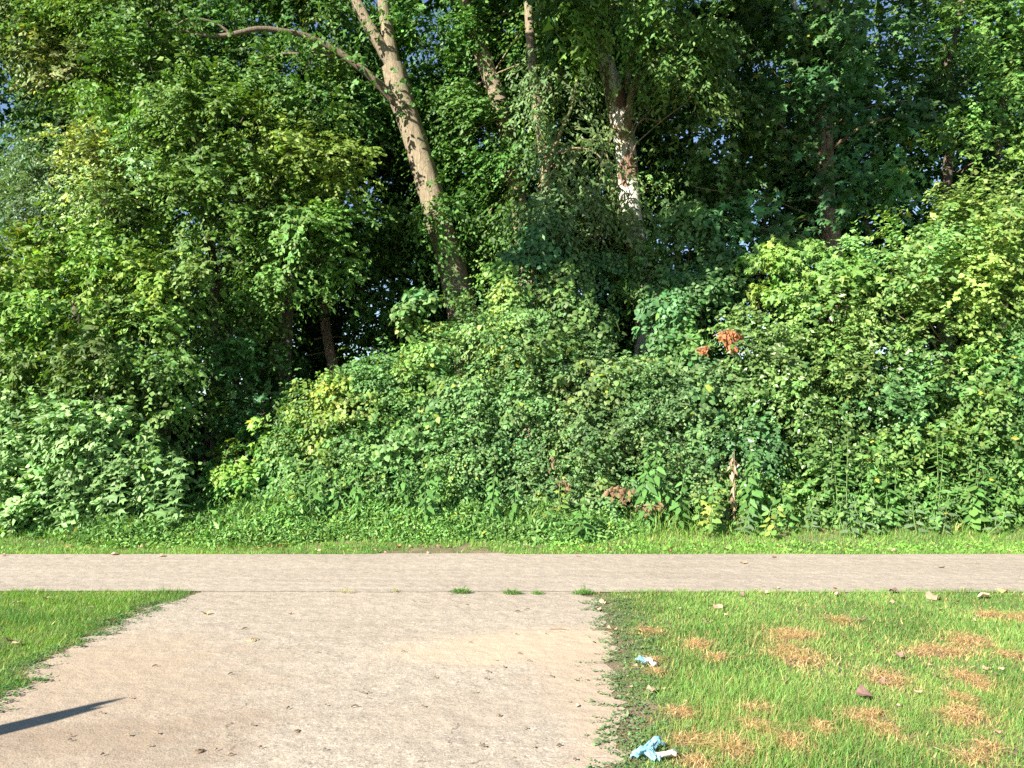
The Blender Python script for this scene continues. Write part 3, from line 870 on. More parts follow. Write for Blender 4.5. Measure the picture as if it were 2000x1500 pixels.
maple = tree("maple_tree", "big leaning grey-tan tree forking near the top, its long limb reaching left",
             gr(foot), [("trunk", tp, tr_, M_BARK, 18, None), ("fork", st1, sr1, M_BARK, 14, None), ("fork", st2, sr2, M_BARK, 14, None),
                        ("limb", lb, [q_ * .82 for q_ in lr], M_BARK_LIMB_SHADE, 12, "long crooked limb arching to the left"), ("limb", ov, orr, M_BARK, 10, None), ("branch", lb2, lr2, M_BARK_LIMB_SHADE, 6, None),
                        ("branch", lb3, lr3, M_BARK_LIMB_SHADE, 6, None)], crown_maple)

# --- second leaning stem
tp, tr_ = pixpath([(1040, 640, 38), (1015, 420, 36), (990, 260, 34), (972, 190, 33), (950, 130, 33), (930, 75, 32), (908, 10, 31), (890, -60, 30), (860, -260, 20)], 16.6)
tp = [np.array([tp[0][0] + .1, 16.6, -.1])] + tp; tr_ = [.25] + tr_
b1, br1 = pixpath([(945, 95, 7), (960, 45, 6), (985, 27, 5), (1000, 30, 3)], 16.5)


def crown_2(L):
    multi(L, [(1120, 60, 16.5, 120, 60, 1), (1085, 150, 16.4, 60, 60, .8), (990, 345, 16.3, 50, 50, .6), (1010, 420, 16.0, 60, 50, .6), (1025, 265, 16.3, 44, 40, .6),
              (1090, 0, 16.8, 120, 60, 1)], tpl='KITE', size=.112, base=(.06, .135, .028), lai=2.0, droop=.7)


tree("maple_tree", "slimmer bare stem leaning left between the forked maple and the white-barked tree", gr(tp[0]),
     [("trunk", tp, tr_, M_BARK, 14, None), ("branch", b1, br1, M_BARK, 6, None)], crown_2)

# --- thin pale trunk with hanging grey green sprays
tp, tr_ = pixpath([(1085, 620, 24), (1072, 440, 22), (1062, 300, 21), (1048, 200, 20), (1035, 60, 18), (1030, -60, 16)], 15.6)
tp = [np.array([tp[0][0], 15.6, -.1])] + tp; tr_ = [.16] + tr_
b1, br1 = pixpath([(1066, 330, 9), (1098, 250, 7), (1118, 205, 6), (1128, 150, 4)], 15.3)
b2, br2 = pixpath([(1060, 310, 6), (1120, 290, 5), (1165, 300, 3), (1190, 340, 2)], 15.0)


def crown_3(L):
    multi(L, [(1080, 190, 15.2, 60, 50, .6), (1120, 330, 14.8, 75, 55, .8), (1100, 420, 14.6, 70, 45, .7), (1160, 460, 14.5, 50, 36, .5), (1095, 310, 14.9, 34, 36, .5), (1170, 420, 14.9, 30, 40, .5)],
          tpl='SLIM', size=.13, base=(.085, .145, .06), lai=1.7, droop=1.1, tw=.6, k=9)


tree("ash_tree", "slim pale trunk half hidden behind hanging grey-green sprays of narrow leaves", gr(tp[0]),
     [("trunk", tp, tr_, M_BARK, 12, None), ("branch", b1, br1, M_TWIG, 6, None), ("branch", b2, br2, M_TWIG, 6, None)], crown_3)

# --- sycamore with white and brown bark
tp, tr_ = pixpath([(1262, 640, 44), (1252, 560, 40), (1243, 480, 40), (1232, 400, 40), (1224, 320, 40), (1218, 262, 42), (1205, 200, 42), (1190, 145, 34), (1172, 70, 30), (1150, -60, 24)], 15.8)
tp = [np.array([tp[0][0], 15.8, -.1])] + tp; tr_ = [.28] + tr_
b1, br1 = pixpath([(1212, 270, 20), (1228, 235, 18), (1235, 180, 15), (1262, 130, 12), (1290, 100, 10), (1350, 60, 6)], [15.7, 15.5, 15.4, 15.3, 15.2, 15.1])
b2, br2 = pixpath([(1230, 232, 6), (1262, 232, 5), (1290, 238, 3)], 15.3)
b3, br3 = pixpath([(1205, 200, 18), (1228, 150, 16), (1238, 60, 14), (1250, -60, 12)], 15.9)


def crown_4(L):
    multi(L, [(1150, 40, 16.4, 70, 40, .8), (1330, 60, 14.6, 110, 70, .9, dict(base=(.085, .175, .04))), (1315, 170, 14.5, 44, 50, .6, dict(base=(.088, .175, .045))),
              (1340, 200, 14.6, 60, 70, .7, dict(base=(.085, .165, .045))), (1120, 50, 14.6, 60, 40, .6, dict(base=(.105, .19, .035))), (1250, 500, 14.9, 22, 24, .25, dict(tw=.35)), (1210, 560, 14.9, 30, 30, .3), (1200, 250, 15.1, 12, 14, .2, dict(tw=.3)), (1240, 130, 15.0, 30, 24, .3), (1215, 440, 15.0, 18, 22, .25, dict(tw=.35)), (1262, 470, 15.0, 14, 20, .25, dict(tw=.35)), (1235, 540, 14.8, 20, 20, .25, dict(tw=.35)), (1190, 320, 15.0, 12, 16, .2, dict(tw=.35)), (1262, 368, 14.9, 18, 16, .25, dict(base=(.14, .21, .05), size=.08)),
              (1215, 20, 14.8, 60, 40, .6, dict(base=(.11, .19, .04)))],
          tpl='SLIM', size=.14, base=(.07, .14, .03), lai=2.0, droop=1.0, tw=.55, k=9)


tree("sycamore_tree", "tree with flaking white and brown patched bark in the middle of the wood", gr(tp[0]),
     [("trunk", tp, tr_, M_SYC, 18, None), ("limb", b3, br3, M_SYC, 10, None), ("limb", b1, br1, M_BARK, 10, "smooth cream limb bending right"), ("branch", b2, br2, M_BARK, 6, None)], crown_4)

# --- right sycamore behind broad dark leaves
tp, tr_ = pixpath([(1640, 620, 40), (1625, 480, 38), (1612, 380, 36), (1609, 260, 34), (1612, 150, 31), (1606, 60, 30), (1600, -60, 28)], 17.5)
tp = [np.array([tp[0][0], 17.5, -.1])] + tp; tr_ = [.28] + tr_
b1, br1 = pixpath([(1609, 150, 16), (1580, 80, 14), (1555, 20, 12), (1530, -60, 10)], 17.4)
b2, br2 = pixpath([(1600, 330, 8), (1540, 260, 6), (1450, 180, 4)], [17.4, 16.6, 15.6])
b3, br3 = pixpath([(1612, 300, 8), (1680, 250, 6), (1740, 230, 4)], [17.4, 16.6, 16])


def crown_5(L):
    multi(L, [(1450, 60, 16.2, 110, 70, 1), (1400, 230, 15.6, 90, 90, .9), (1530, 190, 15.8, 80, 60, .8), (1640, 200, 16.0, 90, 60, .8), (1680, 90, 16.4, 100, 60, 1),
              (1560, 30, 17, 100, 60, .8), (1380, 370, 15.2, 70, 60, .7), (1700, 300, 15.6, 70, 55, .8), (1650, 380, 15.4, 60, 46, .7), (1500, 300, 16, 40, 46, .6), (1740, 200, 16, 50, 60, .6),
              (1580, 430, 14.8, 60, 36, .6), (1500, 400, 17.8, 70, 50, .8), (1520, 460, 18, 60, 40, .7), (1440, 350, 17.8, 50, 50, .6), (1440, 440, 15, 60, 50, .6)],
          tpl='LOBED', size=.155, base=(.062, .135, .040), lai=1.3, droop=.6, tw=.7, k=6, up=.7, yel=.006)


tree("sycamore_tree", "shaded trunk standing behind broad dark lobed leaves in the right half of the wood", gr(tp[0]),
     [("trunk", tp, tr_, M_BARK_RED, 14, None), ("limb", b1, br1, M_SYC, 8, None), ("branch", b2, br2, M_TWIG, 6, None), ("branch", b3, br3, M_TWIG, 6, None)], crown_5)

# --- reddish small trunk, left of centre
tp, tr_ = pixpath([(652, 740, 22), (645, 690, 20), (637, 640, 19), (630, 580, 18), (622, 480, 16), (600, 380, 12)], 17.5)
tp = [np.array([tp[0][0], 17.5, -.1])] + tp; tr_ = [.16] + tr_


def crown_6(L):
    multi(L, [(600, 430, 16.5, 80, 50, 1), (700, 540, 17.4, 80, 60, 1), (760, 600, 17, 60, 50, .8), (560, 560, 16.5, 30, 30, .5), (690, 420, 16.4, 80, 60, .8), (700, 660, 18, 46, 40, .6), (740, 690, 18, 50, 40, .6)],
          tpl='KITE', size=.115, base=(.05, .115, .025), lai=1.8, droop=.6)


tree("young_tree", "small tree with a short reddish-brown trunk in a gap left of the big leaning maple", gr(tp[0]),
     [("trunk", tp, tr_, M_BARK_RED, 12, None)], crown_6)

# --- dark leaning stems just right of the leaning maple
tp, tr_ = pixpath([(985, 700, 22), (945, 560, 20), (920, 470, 18), (905, 400, 16), (885, 320, 14), (870, 250, 10)], 18)
tp = [np.array([tp[0][0], 18, -.1])] + tp; tr_ = [.16] + tr_
tree("young_tree", "dark slim stem leaning left directly behind the big maple trunk", gr(tp[0]), [("trunk", tp, tr_, M_BARK_DARK, 10, None)],
     lambda L: multi(L, [(930, 300, 18, 70, 60, .8), (960, 480, 17.6, 60, 70, .8), (840, 230, 18, 60, 50, .8)], tpl='KITE', size=.115, base=(.055, .12, .03), lai=1.5))

# --- right dark curved stem
tp, tr_ = pixpath([(1840, 520, 26), (1846, 380, 22), (1862, 220, 18), (1850, 130, 14), (1870, 60, 12), (1880, -40, 10)], 18)
tp = [np.array([tp[0][0], 18, -.1])] + tp; tr_ = [.2] + tr_
b1, br1 = pixpath([(1895, 520, 18), (1920, 400, 14), (1950, 300, 12), (1960, 160, 10)], 19)


def crown_7(L):
    multi(L, [(1920, 40, 17, 100, 60, 1), (1960, 160, 16.6, 60, 70, .8), (1850, 80, 17, 60, 40, .7), (1870, 300, 17, 50, 50, .7), (1980, 300, 17, 50, 60, .7), (1800, 0, 18, 80, 50, .8),
              (2060, 120, 16.8, 70, 90, .9), (2080, 300, 16.8, 70, 70, .9)], tpl='KITE', size=.115, base=(.10, .18, .035), lai=1.25, droop=.4)


tree("locust_tree", "tree with a dark winding stem at the upper right", gr(tp[0]),
     [("trunk", tp, tr_, M_BARK_DARK, 10, None), ("limb", b1, br1, M_BARK_DARK, 8, None)], crown_7)

# --- left tall tree, whose trunk shows in a gap
tp, tr_ = pixpath([(200, 640, 60), (200, 420, 55), (198, 260, 50), (190, 100, 44), (170, -60, 36)], 17.5)
tp = [np.array([tp[0][0], 17.5, -.1])] + tp; tr_ = [.4] + tr_
b1, br1 = pixpath([(200, 270, 22), (160, 215, 14), (120, 190, 10), (60, 150, 6)], [17.4, 16.8, 16.2, 15.8])
b2, br2 = pixpath([(200, 270, 22), (240, 215, 14), (300, 150, 10)], [17.4, 16.8, 16.2])


def crown_8(L):
    multi(L, [(60, 30, 15.6, 90, 60, 1.), (160, 90, 15.2, 80, 60, .9), (70, 110, 15.4, 60, 36, .7, dict(base=(.16, .19, .08), yel=.04)), (130, 150, 15.2, 60, 40, .7, dict(base=(.15, .185, .07))),
              (250, 40, 15, 90, 60, .9), (-60, 60, 15.6, 90, 80, 1), (190, -20, 15.6, 120, 60, 1), (160, 0, 16, 200, 60, 1)],
          tpl='KITE', size=.112, base=(.080, .150, .036), lai=2.4, droop=.5, yel=.01)


tree("maple_tree", "tall tree at the upper left with a dark trunk glimpsed above the pale foliage", gr(tp[0]),
     [("trunk", tp, tr_, M_BARK_DARK, 14, None), ("limb", b1, br1, M_BARK_DARK, 8, None), ("limb", b2, br2, M_BARK_DARK, 8, None)], crown_8)


# --- box elder: the big bright mass left of the maple
def stem_pts(px, pyt, Y, w, lean=0):
    p_, r_ = pixpath([(px, pyt + 260, w), (px + lean * .4, pyt + 120, w * .8), (px + lean, pyt, w * .5)], Y)
    return [np.array([p_[0][0], Y, -.1])] + p_, [r_[0] * 1.2] + r_


def crown_9(L):
    multi(L, [(290, 50, 14.6, 80, 50, .8), (200, 180, 14.4, 60, 50, .7), (600, 130, 15.9, 70, 30, .5), (300, 150, 14.2, 80, 60, .9), (420, 240, 14.0, 90, 66, .9), (330, 260, 14.2, 60, 50, .7), (520, 280, 14.2, 70, 60, .8), (480, 380, 13.9, 90, 66, .9), (600, 330, 14.1, 66, 60, .8),
              (610, 190, 14.6, 50, 44, .6), (665, 330, 14.6, 44, 56, .6), (350, 400, 13.8, 80, 60, .8), (600, 450, 13.9, 66, 50, .7), (665, 440, 14.3, 44, 36, .5), (430, 490, 13.8, 80, 50, .8),
              (530, 530, 13.9, 56, 40, .6), (390, 155, 14.7, 50, 26, .5), (680, 515, 14.8, 40, 34, .5), (500, 190, 14.9, 50, 26, .5)],
          tpl='KITE', size=.108, base=(.086, .160, .034), lai=2.5, droop=.5, tw=.55, k=9, clump=.3)


s1 = stem_pts(430, 420, 15.6, 26, -30); s2 = stem_pts(560, 380, 15.8, 24, 40)
tree("box_elder_tree", "bright green tree of drooping leafy sprays filling the view left of the leaning maple", gr(s1[0][0]),
     [("trunk", s1[0], s1[1], M_BARK_DARK, 10, None), ("limb", s2[0], s2[1], M_BARK_DARK, 8, None)], crown_9)


# --- pale yellowish seed-laden tree
def crown_10(L):
    multi(L, [(180, 330, 13.9, 50, 50, .6), (230, 400, 13.7, 56, 50, .6), (290, 320, 13.9, 44, 34, .5), (170, 410, 13.8, 44, 40, .5), (260, 280, 14.1, 50, 22, .4)],
          tpl='KITE', size=.09, base=(.165, .24, .085), lai=2.6, droop=.65, tw=.4, k=9, var=.3, yel=.015, ycol=(.40, .42, .08))


s1 = stem_pts(215, 400, 14.6, 12, 10)
tree("young_tree", "pale yellow-green seed-laden tree in front of the tall trunk at the left", gr(s1[0][0]), [("trunk", s1[0], s1[1], M_BARK_DARK, 8, None)], crown_10)


# --- grey-green tree
def crown_11(L):
    multi(L, [(105, 310, 14.1, 50, 36, .6), (95, 390, 13.9, 60, 50, .6), (60, 440, 14.0, 60, 30, .5)],
          tpl='SLIM', size=.09, base=(.105, .165, .085), lai=3.0, droop=.65, tw=.45, k=10)


s1 = stem_pts(95, 380, 14.8, 12, 6)
tree("young_tree", "grey-green fine-leaved tree beside the pale yellow one at the left edge", gr(s1[0][0]), [("trunk", s1[0], s1[1], M_BARK_DARK, 8, None)], crown_11)


# --- lower left shrubs
def crown_12(L):
    multi(L, [(60, 520, 13.3, 90, 50, .9), (180, 500, 13.2, 90, 50, .8), (280, 550, 13.1, 70, 60, .8), (30, 620, 13.2, 80, 66, .8), (150, 610, 13.0, 90, 60, .9), (-60, 560, 13.4, 80, 90, .9), (-70, 720, 13.2, 80, 90, .9)],
          tpl='KITE', size=.108, base=(.108, .19, .034), lai=2.6, droop=.6, tw=.5, k=9, yel=.01, clump=.3)


s1 = stem_pts(120, 560, 14.2, 18, 10)
tree("mulberry_shrub", "yellow-green leafy shrub at the left edge above the big weed clump", gr(s1[0][0]), [("stem", s1[0], s1[1], M_BARK_DARK, 8, None)], crown_12, cat='shrub', crown_name='foliage')


def crown_13(L):
    multi(L, [(70, 700, 12.9, 90, 50, .8), (200, 690, 12.8, 80, 60, .8), (290, 640, 12.8, 60, 60, .7), (300, 740, 12.7, 56, 60, .7), (320, 820, 12.7, 44, 60, .6), (220, 770, 12.9, 66, 46, .6), (360, 560, 13.2, 60, 60, .7)],
          tpl='KITE', size=.108, base=(.100, .170, .042), lai=2.5, droop=.7, tw=.45, k=8, clump=.28)


s1 = stem_pts(270, 640, 13.8, 14, 10)
tree("honeysuckle_shrub", "green arching shrub trailing down to the ground beside the dark hollow", gr(s1[0][0]), [("stem", s1[0], s1[1], M_BARK_DARK, 8, None)], crown_13, cat='shrub', crown_name='foliage')


def crown_14(L):
    multi(L, [(430, 620, 14.3, 60, 50, .7), (500, 620, 14.6, 44, 40, .5), (460, 720, 14.5, 66, 50, .7), (550, 710, 15, 36, 36, .5), (430, 800, 14.5, 56, 40, .6), (540, 790, 14.8, 50, 30, .6)],
          tpl='KITE', size=.108, base=(.062, .125, .032), lai=1.9, droop=.5, tw=.5, k=8)


s1 = stem_pts(470, 640, 15.2, 18, -20); s2 = stem_pts(400, 700, 15.0, 14, 20)
tree("honeysuckle_shrub", "thin dusky shrub above the dark hollow, sky showing through it", gr(s1[0][0]),
     [("stem", s1[0], s1[1], M_BARK_DARK, 8, None), ("stem", s2[0], s2[1], M_BARK_DARK, 8, None)], crown_14, cat='shrub', crown_name='foliage')


def crown_15(L):
    multi(L, [(500, 850, 13.8, 44, 30, .5, dict(base=(.05, .125, .05))), (440, 880, 13.5, 36, 22, .4), (490, 900, 13.2, 50, 24, .5), (545, 860, 13.4, 36, 30, .4)],
          tpl='LOBED', size=.12, base=(.11, .22, .04), lai=2.0, droop=.4, tw=.35, k=5, yel=.02)


s1 = stem_pts(470, 860, 13.8, 12, -6)
tree("mulberry_sapling", "low bright sapling with broad lobed leaves at the right of the dark hollow", gr(s1[0][0]), [("stem", s1[0], s1[1], M_BARK_RED, 8, None)], crown_15, cat='sapling', crown_name='foliage')

GAPS = [(372, 22, .42), (330, 190, .3), (545, 155, .3), (632, 8, .3), (410, 635, .45), (565, 655, .5), (600, 580, .3), (706, 668, .2), (470, 700, .3), (850, 90, .4), (925, 160, .3),
        (1410, 250, .5), (1745, 185, .6), (1790, 90, .5), (1835, 210, .4), (1940, 350, .7), (1885, 300, .5), (1550, 40, .4), (1700, 30, .4), (1255, 500, .35), (1265, 430, .3), (1425, 560, .3),
        (1150, 90, .3), (20, 140, .3), (60, 70, .3), (500, 670, .4), (1570, 310, .3), (1380, 420, .3), (1690, 100, .35), (1660, 240, .3), (1780, 280, .4), (1720, 340, .35), (1860, 30, .35), (1960, 60, .3), (1970, 260, .35), (1500, 120, .3), (1640, 10, .3), (1240, 30, .3), (1200, 250, .25), (440, 20, .3), (480, 60, .25), (250, 60, .25), (120, 10, .3), (700, 60, .25), (820, 30, .3), (990, 60, .3), (1020, 20, .25), (360, 560, .3), (390, 600, .3), (860, 540, .25)]
GAPC = np.array([at(a, b_, 21.5) for a, b_, _ in GAPS]); GAPR = np.array([c_ * .8 for _, _, c_ in GAPS])


def thin_gaps(L, keep=.12):
    """openings between neighbouring crowns deep in the wood"""
    out = []
    for V, Fc, C in zip(L.V, L.F, L.C):
        P = V.reshape(-1, 4, 3)[:, 0]
        hit = np.zeros(len(P), bool)
        for c, r in zip(GAPC, GAPR):
            d = (P - c) / np.array([r * 1.25, 5.0, r]); hit |= (d ** 2).sum(1) < rng.uniform(.5, 1.3, len(P))
        k = ~hit | (rng.random(len(P)) < keep)
        out.append((V.reshape(-1, 4, 3)[k], C.reshape(-1, 4, 3)[k]))
    V = np.concatenate([o_[0] for o_ in out]); C = np.concatenate([o_[1] for o_ in out])
    f = np.array([(0, 2, 1), (0, 3, 2)])
    L.V = [V.reshape(-1, 3)]; L.C = [C.reshape(-1, 3)]; L.F = [(f[None] + (np.arange(len(V)) * 4)[:, None, None]).reshape(-1, 3)]; L.n = len(V) * 4


# --- background wood: individual trees, shaded, with sky in the gaps
bg_spots = [(-17, 21), (-13.5, 24), (-10.5, 20.5), (-8, 23.5), (-5.6, 20.5), (-3.4, 24.5), (-1.2, 21), (1.2, 23.5), (3.4, 21), (5.8, 24.0), (8, 20.8), (10.4, 23.4), (13, 21), (15.5, 24), (18, 21.5)]
for i, (x, y) in enumerate(bg_spots):
    reseed('bg', i)
    x += rng.uniform(-.6, .6)
    ht = rng.uniform(13, 17)
    ln = rng.uniform(-.8, .8)
    pts = [np.array([x, y, -1.0]), np.array([x + ln * .3, y, ht * .3]), np.array([x + ln * .8, y, ht * .6]), np.array([x + ln, y, ht * .9])]
    root = empty("background_tree", (x, y, -1.0))
    tag(root, "tall shaded tree deep in the wood, mostly hidden behind nearer foliage", "tree", "tall trees deep in the wood behind")
    w = rng.uniform(.13, .24)
    add_tube("trunk", pts, [w * 1.2, w, w * .7, w * .2], M_BARK_DARK, root, seg=8, seed=i)
    L = Leaves()
    for j in range(15):
        z = .2 + (ht + 1) * (j / 15.0) + rng.uniform(-.6, .6)
        rr = rng.uniform(1.1, 2.0)
        c = np.array([x + ln * z / ht + rng.normal(0, 1.0), y + rng.normal(0, .7), z])
        if True:
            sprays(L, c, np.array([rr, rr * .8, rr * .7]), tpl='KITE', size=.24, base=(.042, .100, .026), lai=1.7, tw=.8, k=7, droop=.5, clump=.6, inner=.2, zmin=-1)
    thin_gaps(L)
    c_ = L.build("crown", M_LEAF, root); c_['kind'] = 'stuff'

# --- understory trees at 17-19 m that close the wood
und = [(-60, 500, 60, 0), (150, 520, 40, 10), (330, 480, 30, -10), (520, 560, 30, 14), (760, 560, 26, 8), (960, 640, 26, -8), (1150, 560, 26, 10), (1330, 520, 26, -8), (1480, 480, 26, 10), (1700, 500, 26, -6), (1960, 520, 30, 6), (2120, 500, 30, 6)]
for i, (px, py, w, ln) in enumerate(und):
    reseed('und', i)
    Yd = 18.5 + rng.uniform(-.6, .6)
    s1 = stem_pts(px, py - 120, Yd, w * .55, ln * 2)
    root = empty("understory_tree", gr(s1[0][0])); tag(root, "thin-stemmed shaded understory tree among the trunks of the wood", "tree", "understory trees among the trunks")
    add_tube("trunk", s1[0], s1[1], M_BARK_DARK, root, seg=8, seed=i)
    L = Leaves()
    for j in range(11):
        bx = px + rng.normal(0, 75); by = rng.uniform(60, 780)
        c, r = blob(bx, by, Yd + rng.uniform(-.9, .9), rng.uniform(50, 100), rng.uniform(36, 66), 1.0)
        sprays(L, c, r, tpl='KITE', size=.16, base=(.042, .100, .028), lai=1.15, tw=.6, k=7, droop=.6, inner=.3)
    thin_gaps(L, .18)
    c_ = L.build("crown", M_LEAF, root); c_['kind'] = 'stuff'

reseed('undergrowth')
# dark undergrowth on the wood floor behind the front thicket
L = Leaves()
for x in np.arange(-15, 16, 1.1):
    for y in (14.6, 16.8, 19.5, 24):
        if y < 16 and -5.4 < x < -4.2: continue
        hh = rng.uniform(.6, 1.3)
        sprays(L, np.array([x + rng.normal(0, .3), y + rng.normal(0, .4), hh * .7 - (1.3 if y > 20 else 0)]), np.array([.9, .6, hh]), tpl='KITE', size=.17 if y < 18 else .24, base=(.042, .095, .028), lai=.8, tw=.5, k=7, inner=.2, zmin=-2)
o = L.build("undergrowth", M_LEAF, None); tag(o, "dark leafy undergrowth on the shaded floor of the wood", kind='stuff')

# ------------------------------------------------------------------ vine mounds and shrubs in front
def proto_leaf(tpl, name, mat, scale=1.0, cup=1.0):
    tv, tf = TPL[tpl]
    me = bpy.data.meshes.new(name)
    V = tv.copy() * scale; V[:, 2] *= cup
    me.from_pydata([tuple(v) for v in V], [], [tuple(int(q) for q in f) for f in tf]); me.materials.append(mat); me.update()
    return me


def place_leaf(me, P, D, Nn, s, parent, name="leaf"):
    D = D / np.linalg.norm(D); S = np.cross(D, Nn); S /= np.linalg.norm(S); Nn = np.cross(S, D)
    o = bpy.data.objects.new(name, me)
    off = np.array(parent.location) if parent is not None else np.zeros(3)
    P = P - off
    M = Matrix(((S[0] * s, D[0] * s, Nn[0] * s, P[0]), (S[1] * s, D[1] * s, Nn[1] * s, P[1]), (S[2] * s, D[2] * s, Nn[2] * s, P[2]), (0, 0, 0, 1)))
    COL.objects.link(o)
    if parent is not None: o.parent = parent
    o.matrix_local = M
    return o


ML_VINE = plain_leaf_mat("vine_leaf", (.12, .235, .075), .3)
ML_BROAD = plain_leaf_mat("broad_weed_leaf", (.105, .235, .06), .25)
ML_BRIGHT = plain_leaf_mat("bright_vine_leaf", (.15, .28, .07), .25)
ML_YEL = plain_leaf_mat("yellowed_leaf", (.33, .42, .09), .2, .35)
ML_GLOSS = plain_leaf_mat("glossy_shrub_leaf", (.085, .19, .06), .3, .15, .25)
ML_RAG = plain_leaf_mat("ragweed_leaf", (.175, .315, .11), .25)
ML_BROWN = plain_leaf_mat("dead_brown_leaf", (.45, .18, .085), .35, .2, .7)
ML_PURP = plain_leaf_mat("dull_bramble_leaf", (.10, .16, .08), .25, .1, .5)
ML_TAN = plain_leaf_mat("dry_tan_leaf", (.52, .36, .25), .3, .1, .8)
ML_DKTAN = plain_leaf_mat("dry_dark_leaf", (.24, .15, .12), .3, .1, .8)
PL_HEART = proto_leaf('HEART', "vine_leaf", ML_VINE); PL_HEARTB = proto_leaf('HEART', "bright_vine_leaf", ML_BRIGHT)


def front_leaves(root, blobs, me, n, size):
    """separate large leaves lying proud over the mound, one object each"""
    w = np.array([b[1][0] * b[1][2] for b in blobs]); w = w / w.sum()
    for i in range(n):
        c, r = blobs[rng.choice(len(blobs), p=w)]
        d = nrm(rng.normal(size=3)); d[1] = -abs(d[1]); d[2] = abs(d[2]) if rng.random() < .7 else d[2]
        P = c + d * r * rng.uniform(1.02, 1.14)
        if P[2] < .55: P[2] = .55 + rng.random() * .4
        nn = nrm(d / r)
        place_leaf(me[rng.integers(len(me))], P, -UP * .8 + nn * .4 + rng.normal(size=3) * .5, nn * .9 + UP * .5 + SUNF * .3 + rng.normal(size=3) * .3, size * math.exp(rng.normal(0, .2)), root)


def vine_mound(name, label, blobs, cat='vine mound', n_front=120, size=.075, protos=None, group=None, stems=3, spr=None, **kw):
    reseed(label)
    bl = [blob(*b[:6]) for b in blobs]
    base = np.mean([b[0] for b in bl], axis=0)
    root = empty(name, (base[0], base[1], 0)); tag(root, label, cat, group)
    L = Leaves()
    for b, (c, r) in zip(blobs, bl):
        e = dict(size=size); e.update(kw)
        if len(b) > 6: e.update(b[6])
        cover(L, c, r, lai=1.75, **e)
        for _ in range(3 if r[0] > .45 else 1):        # smaller humps where vines climb over a shrub top
            d = nrm(rng.normal(size=3)); d[1] = -abs(d[1]); d[2] = d[2] * .7 + .25
            q = rng.uniform(.2, .36)
            e2 = dict(e); e2['size'] = e['size'] * rng.uniform(.75, 1.15)
            cover(L, c + nrm(d) * r * .95, np.array([q, q * .7, q * rng.uniform(.5, 1.1)]), lai=1.3, **e2)
        if spr:
            q = dict(spr)
            if 'base' in e: q['base'] = e['base']
            sprays(L, c, r * .98, **q)
    c_ = L.build("foliage", M_LEAF, root); c_['kind'] = 'stuff'
    for i in range(stems):
        c, r = bl[i % len(bl)]
        x = c[0] + rng.uniform(-.4, .4) * r[0]
        add_tube("stem", [np.array([x, c[1] + .2, -.05]), np.array([x + rng.normal(0, .1), c[1] + .1, c[2] * .5]), np.array([c[0] + rng.normal(0, .1), c[1], c[2] + r[2] * .6])],
                 [.03, .022, .008], M_BARK_DARK, root, seg=6, seed=i)
    front_leaves(root, bl, protos or [PL_HEART, PL_HEART, PL_HEARTB], n_front, size * 1.25)
    return root


SPR = dict(tpl='KITE', size=.07, lai=.7, droop=.4, tw=.32, k=6, clump=.25, inner=.85)
vine_mound("vine_mound", "rounded mound of heart-leaved vines sloping down to the dark hollow",
           [(770, 770, 13.3, 120, 70, .9), (680, 810, 13.0, 110, 70, .8), (630, 880, 13.00, 70, 80, .7), (760, 880, 12.90, 110, 80, .7), (580, 930, 12.90, 70, 50, .6), (830, 720, 13.5, 60, 50, .7), (600, 965, 12.65, 80, 40, .5), (720, 965, 12.60, 90, 44, .5), (840, 965, 12.60, 90, 44, .5), (500, 950, 12.90, 80, 36, .6, dict(base=(.085, .20, .045), size=.06)), (850, 830, 13.00, 60, 60, .6)],
           base=(.082, .170, .052), n_front=200, yel=.03, ycol=(.22, .30, .05), stems=4, spr=SPR)
vine_mound("vine_mound", "tall peak of pale vines climbing up in front of the maple trunk",
           [(960, 690, 13.4, 80, 80, .8), (1020, 720, 13.1, 80, 90, .8), (930, 800, 13.00, 70, 80, .8), (1010, 840, 13.00, 90, 90, .8), (1000, 620, 13.8, 50, 60, .6), (985, 560, 14.1, 26, 50, .4, dict(base=(.11, .22, .05))), (930, 900, 12.70, 90, 80, .7), (1010, 975, 12.60, 40, 34, .4), (1090, 700, 13.4, 50, 60, .6)],
           base=(.085, .170, .058), n_front=200, yel=.03, ycol=(.25, .33, .05), stems=4, spr=SPR)
vine_mound("vine_mound", "broad low mound of dark grey-green vines in the centre right",
           [(1150, 780, 13.0, 90, 80, .8), (1240, 790, 13.00, 90, 90, .8), (1330, 800, 12.90, 90, 90, .8), (1130, 880, 12.80, 100, 80, .7), (1260, 890, 12.80, 100, 80, .7), (1360, 900, 12.80, 70, 80, .7), (1060, 930, 12.75, 70, 60, .6), (1070, 975, 12.55, 80, 44, .5), (1180, 970, 12.55, 90, 44, .5), (1290, 970, 12.60, 90, 44, .5), (1400, 965, 12.60, 80, 44, .5), (1400, 770, 13.00, 70, 60, .7)],
           base=(.080, .150, .055), n_front=200, yel=.02, ycol=(.25, .33, .05), stems=4, spr=SPR)
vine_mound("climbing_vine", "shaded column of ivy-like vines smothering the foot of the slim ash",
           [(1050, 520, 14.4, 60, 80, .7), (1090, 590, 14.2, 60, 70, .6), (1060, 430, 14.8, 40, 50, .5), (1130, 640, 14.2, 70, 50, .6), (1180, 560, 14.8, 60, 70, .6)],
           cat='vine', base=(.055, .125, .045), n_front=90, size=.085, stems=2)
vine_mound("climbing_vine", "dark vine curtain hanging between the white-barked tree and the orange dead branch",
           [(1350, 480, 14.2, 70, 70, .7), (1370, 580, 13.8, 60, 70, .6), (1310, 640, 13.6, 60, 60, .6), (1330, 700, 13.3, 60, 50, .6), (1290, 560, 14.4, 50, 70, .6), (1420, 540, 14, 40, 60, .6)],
           cat='vine', base=(.052, .125, .045), n_front=90, size=.085, stems=2)
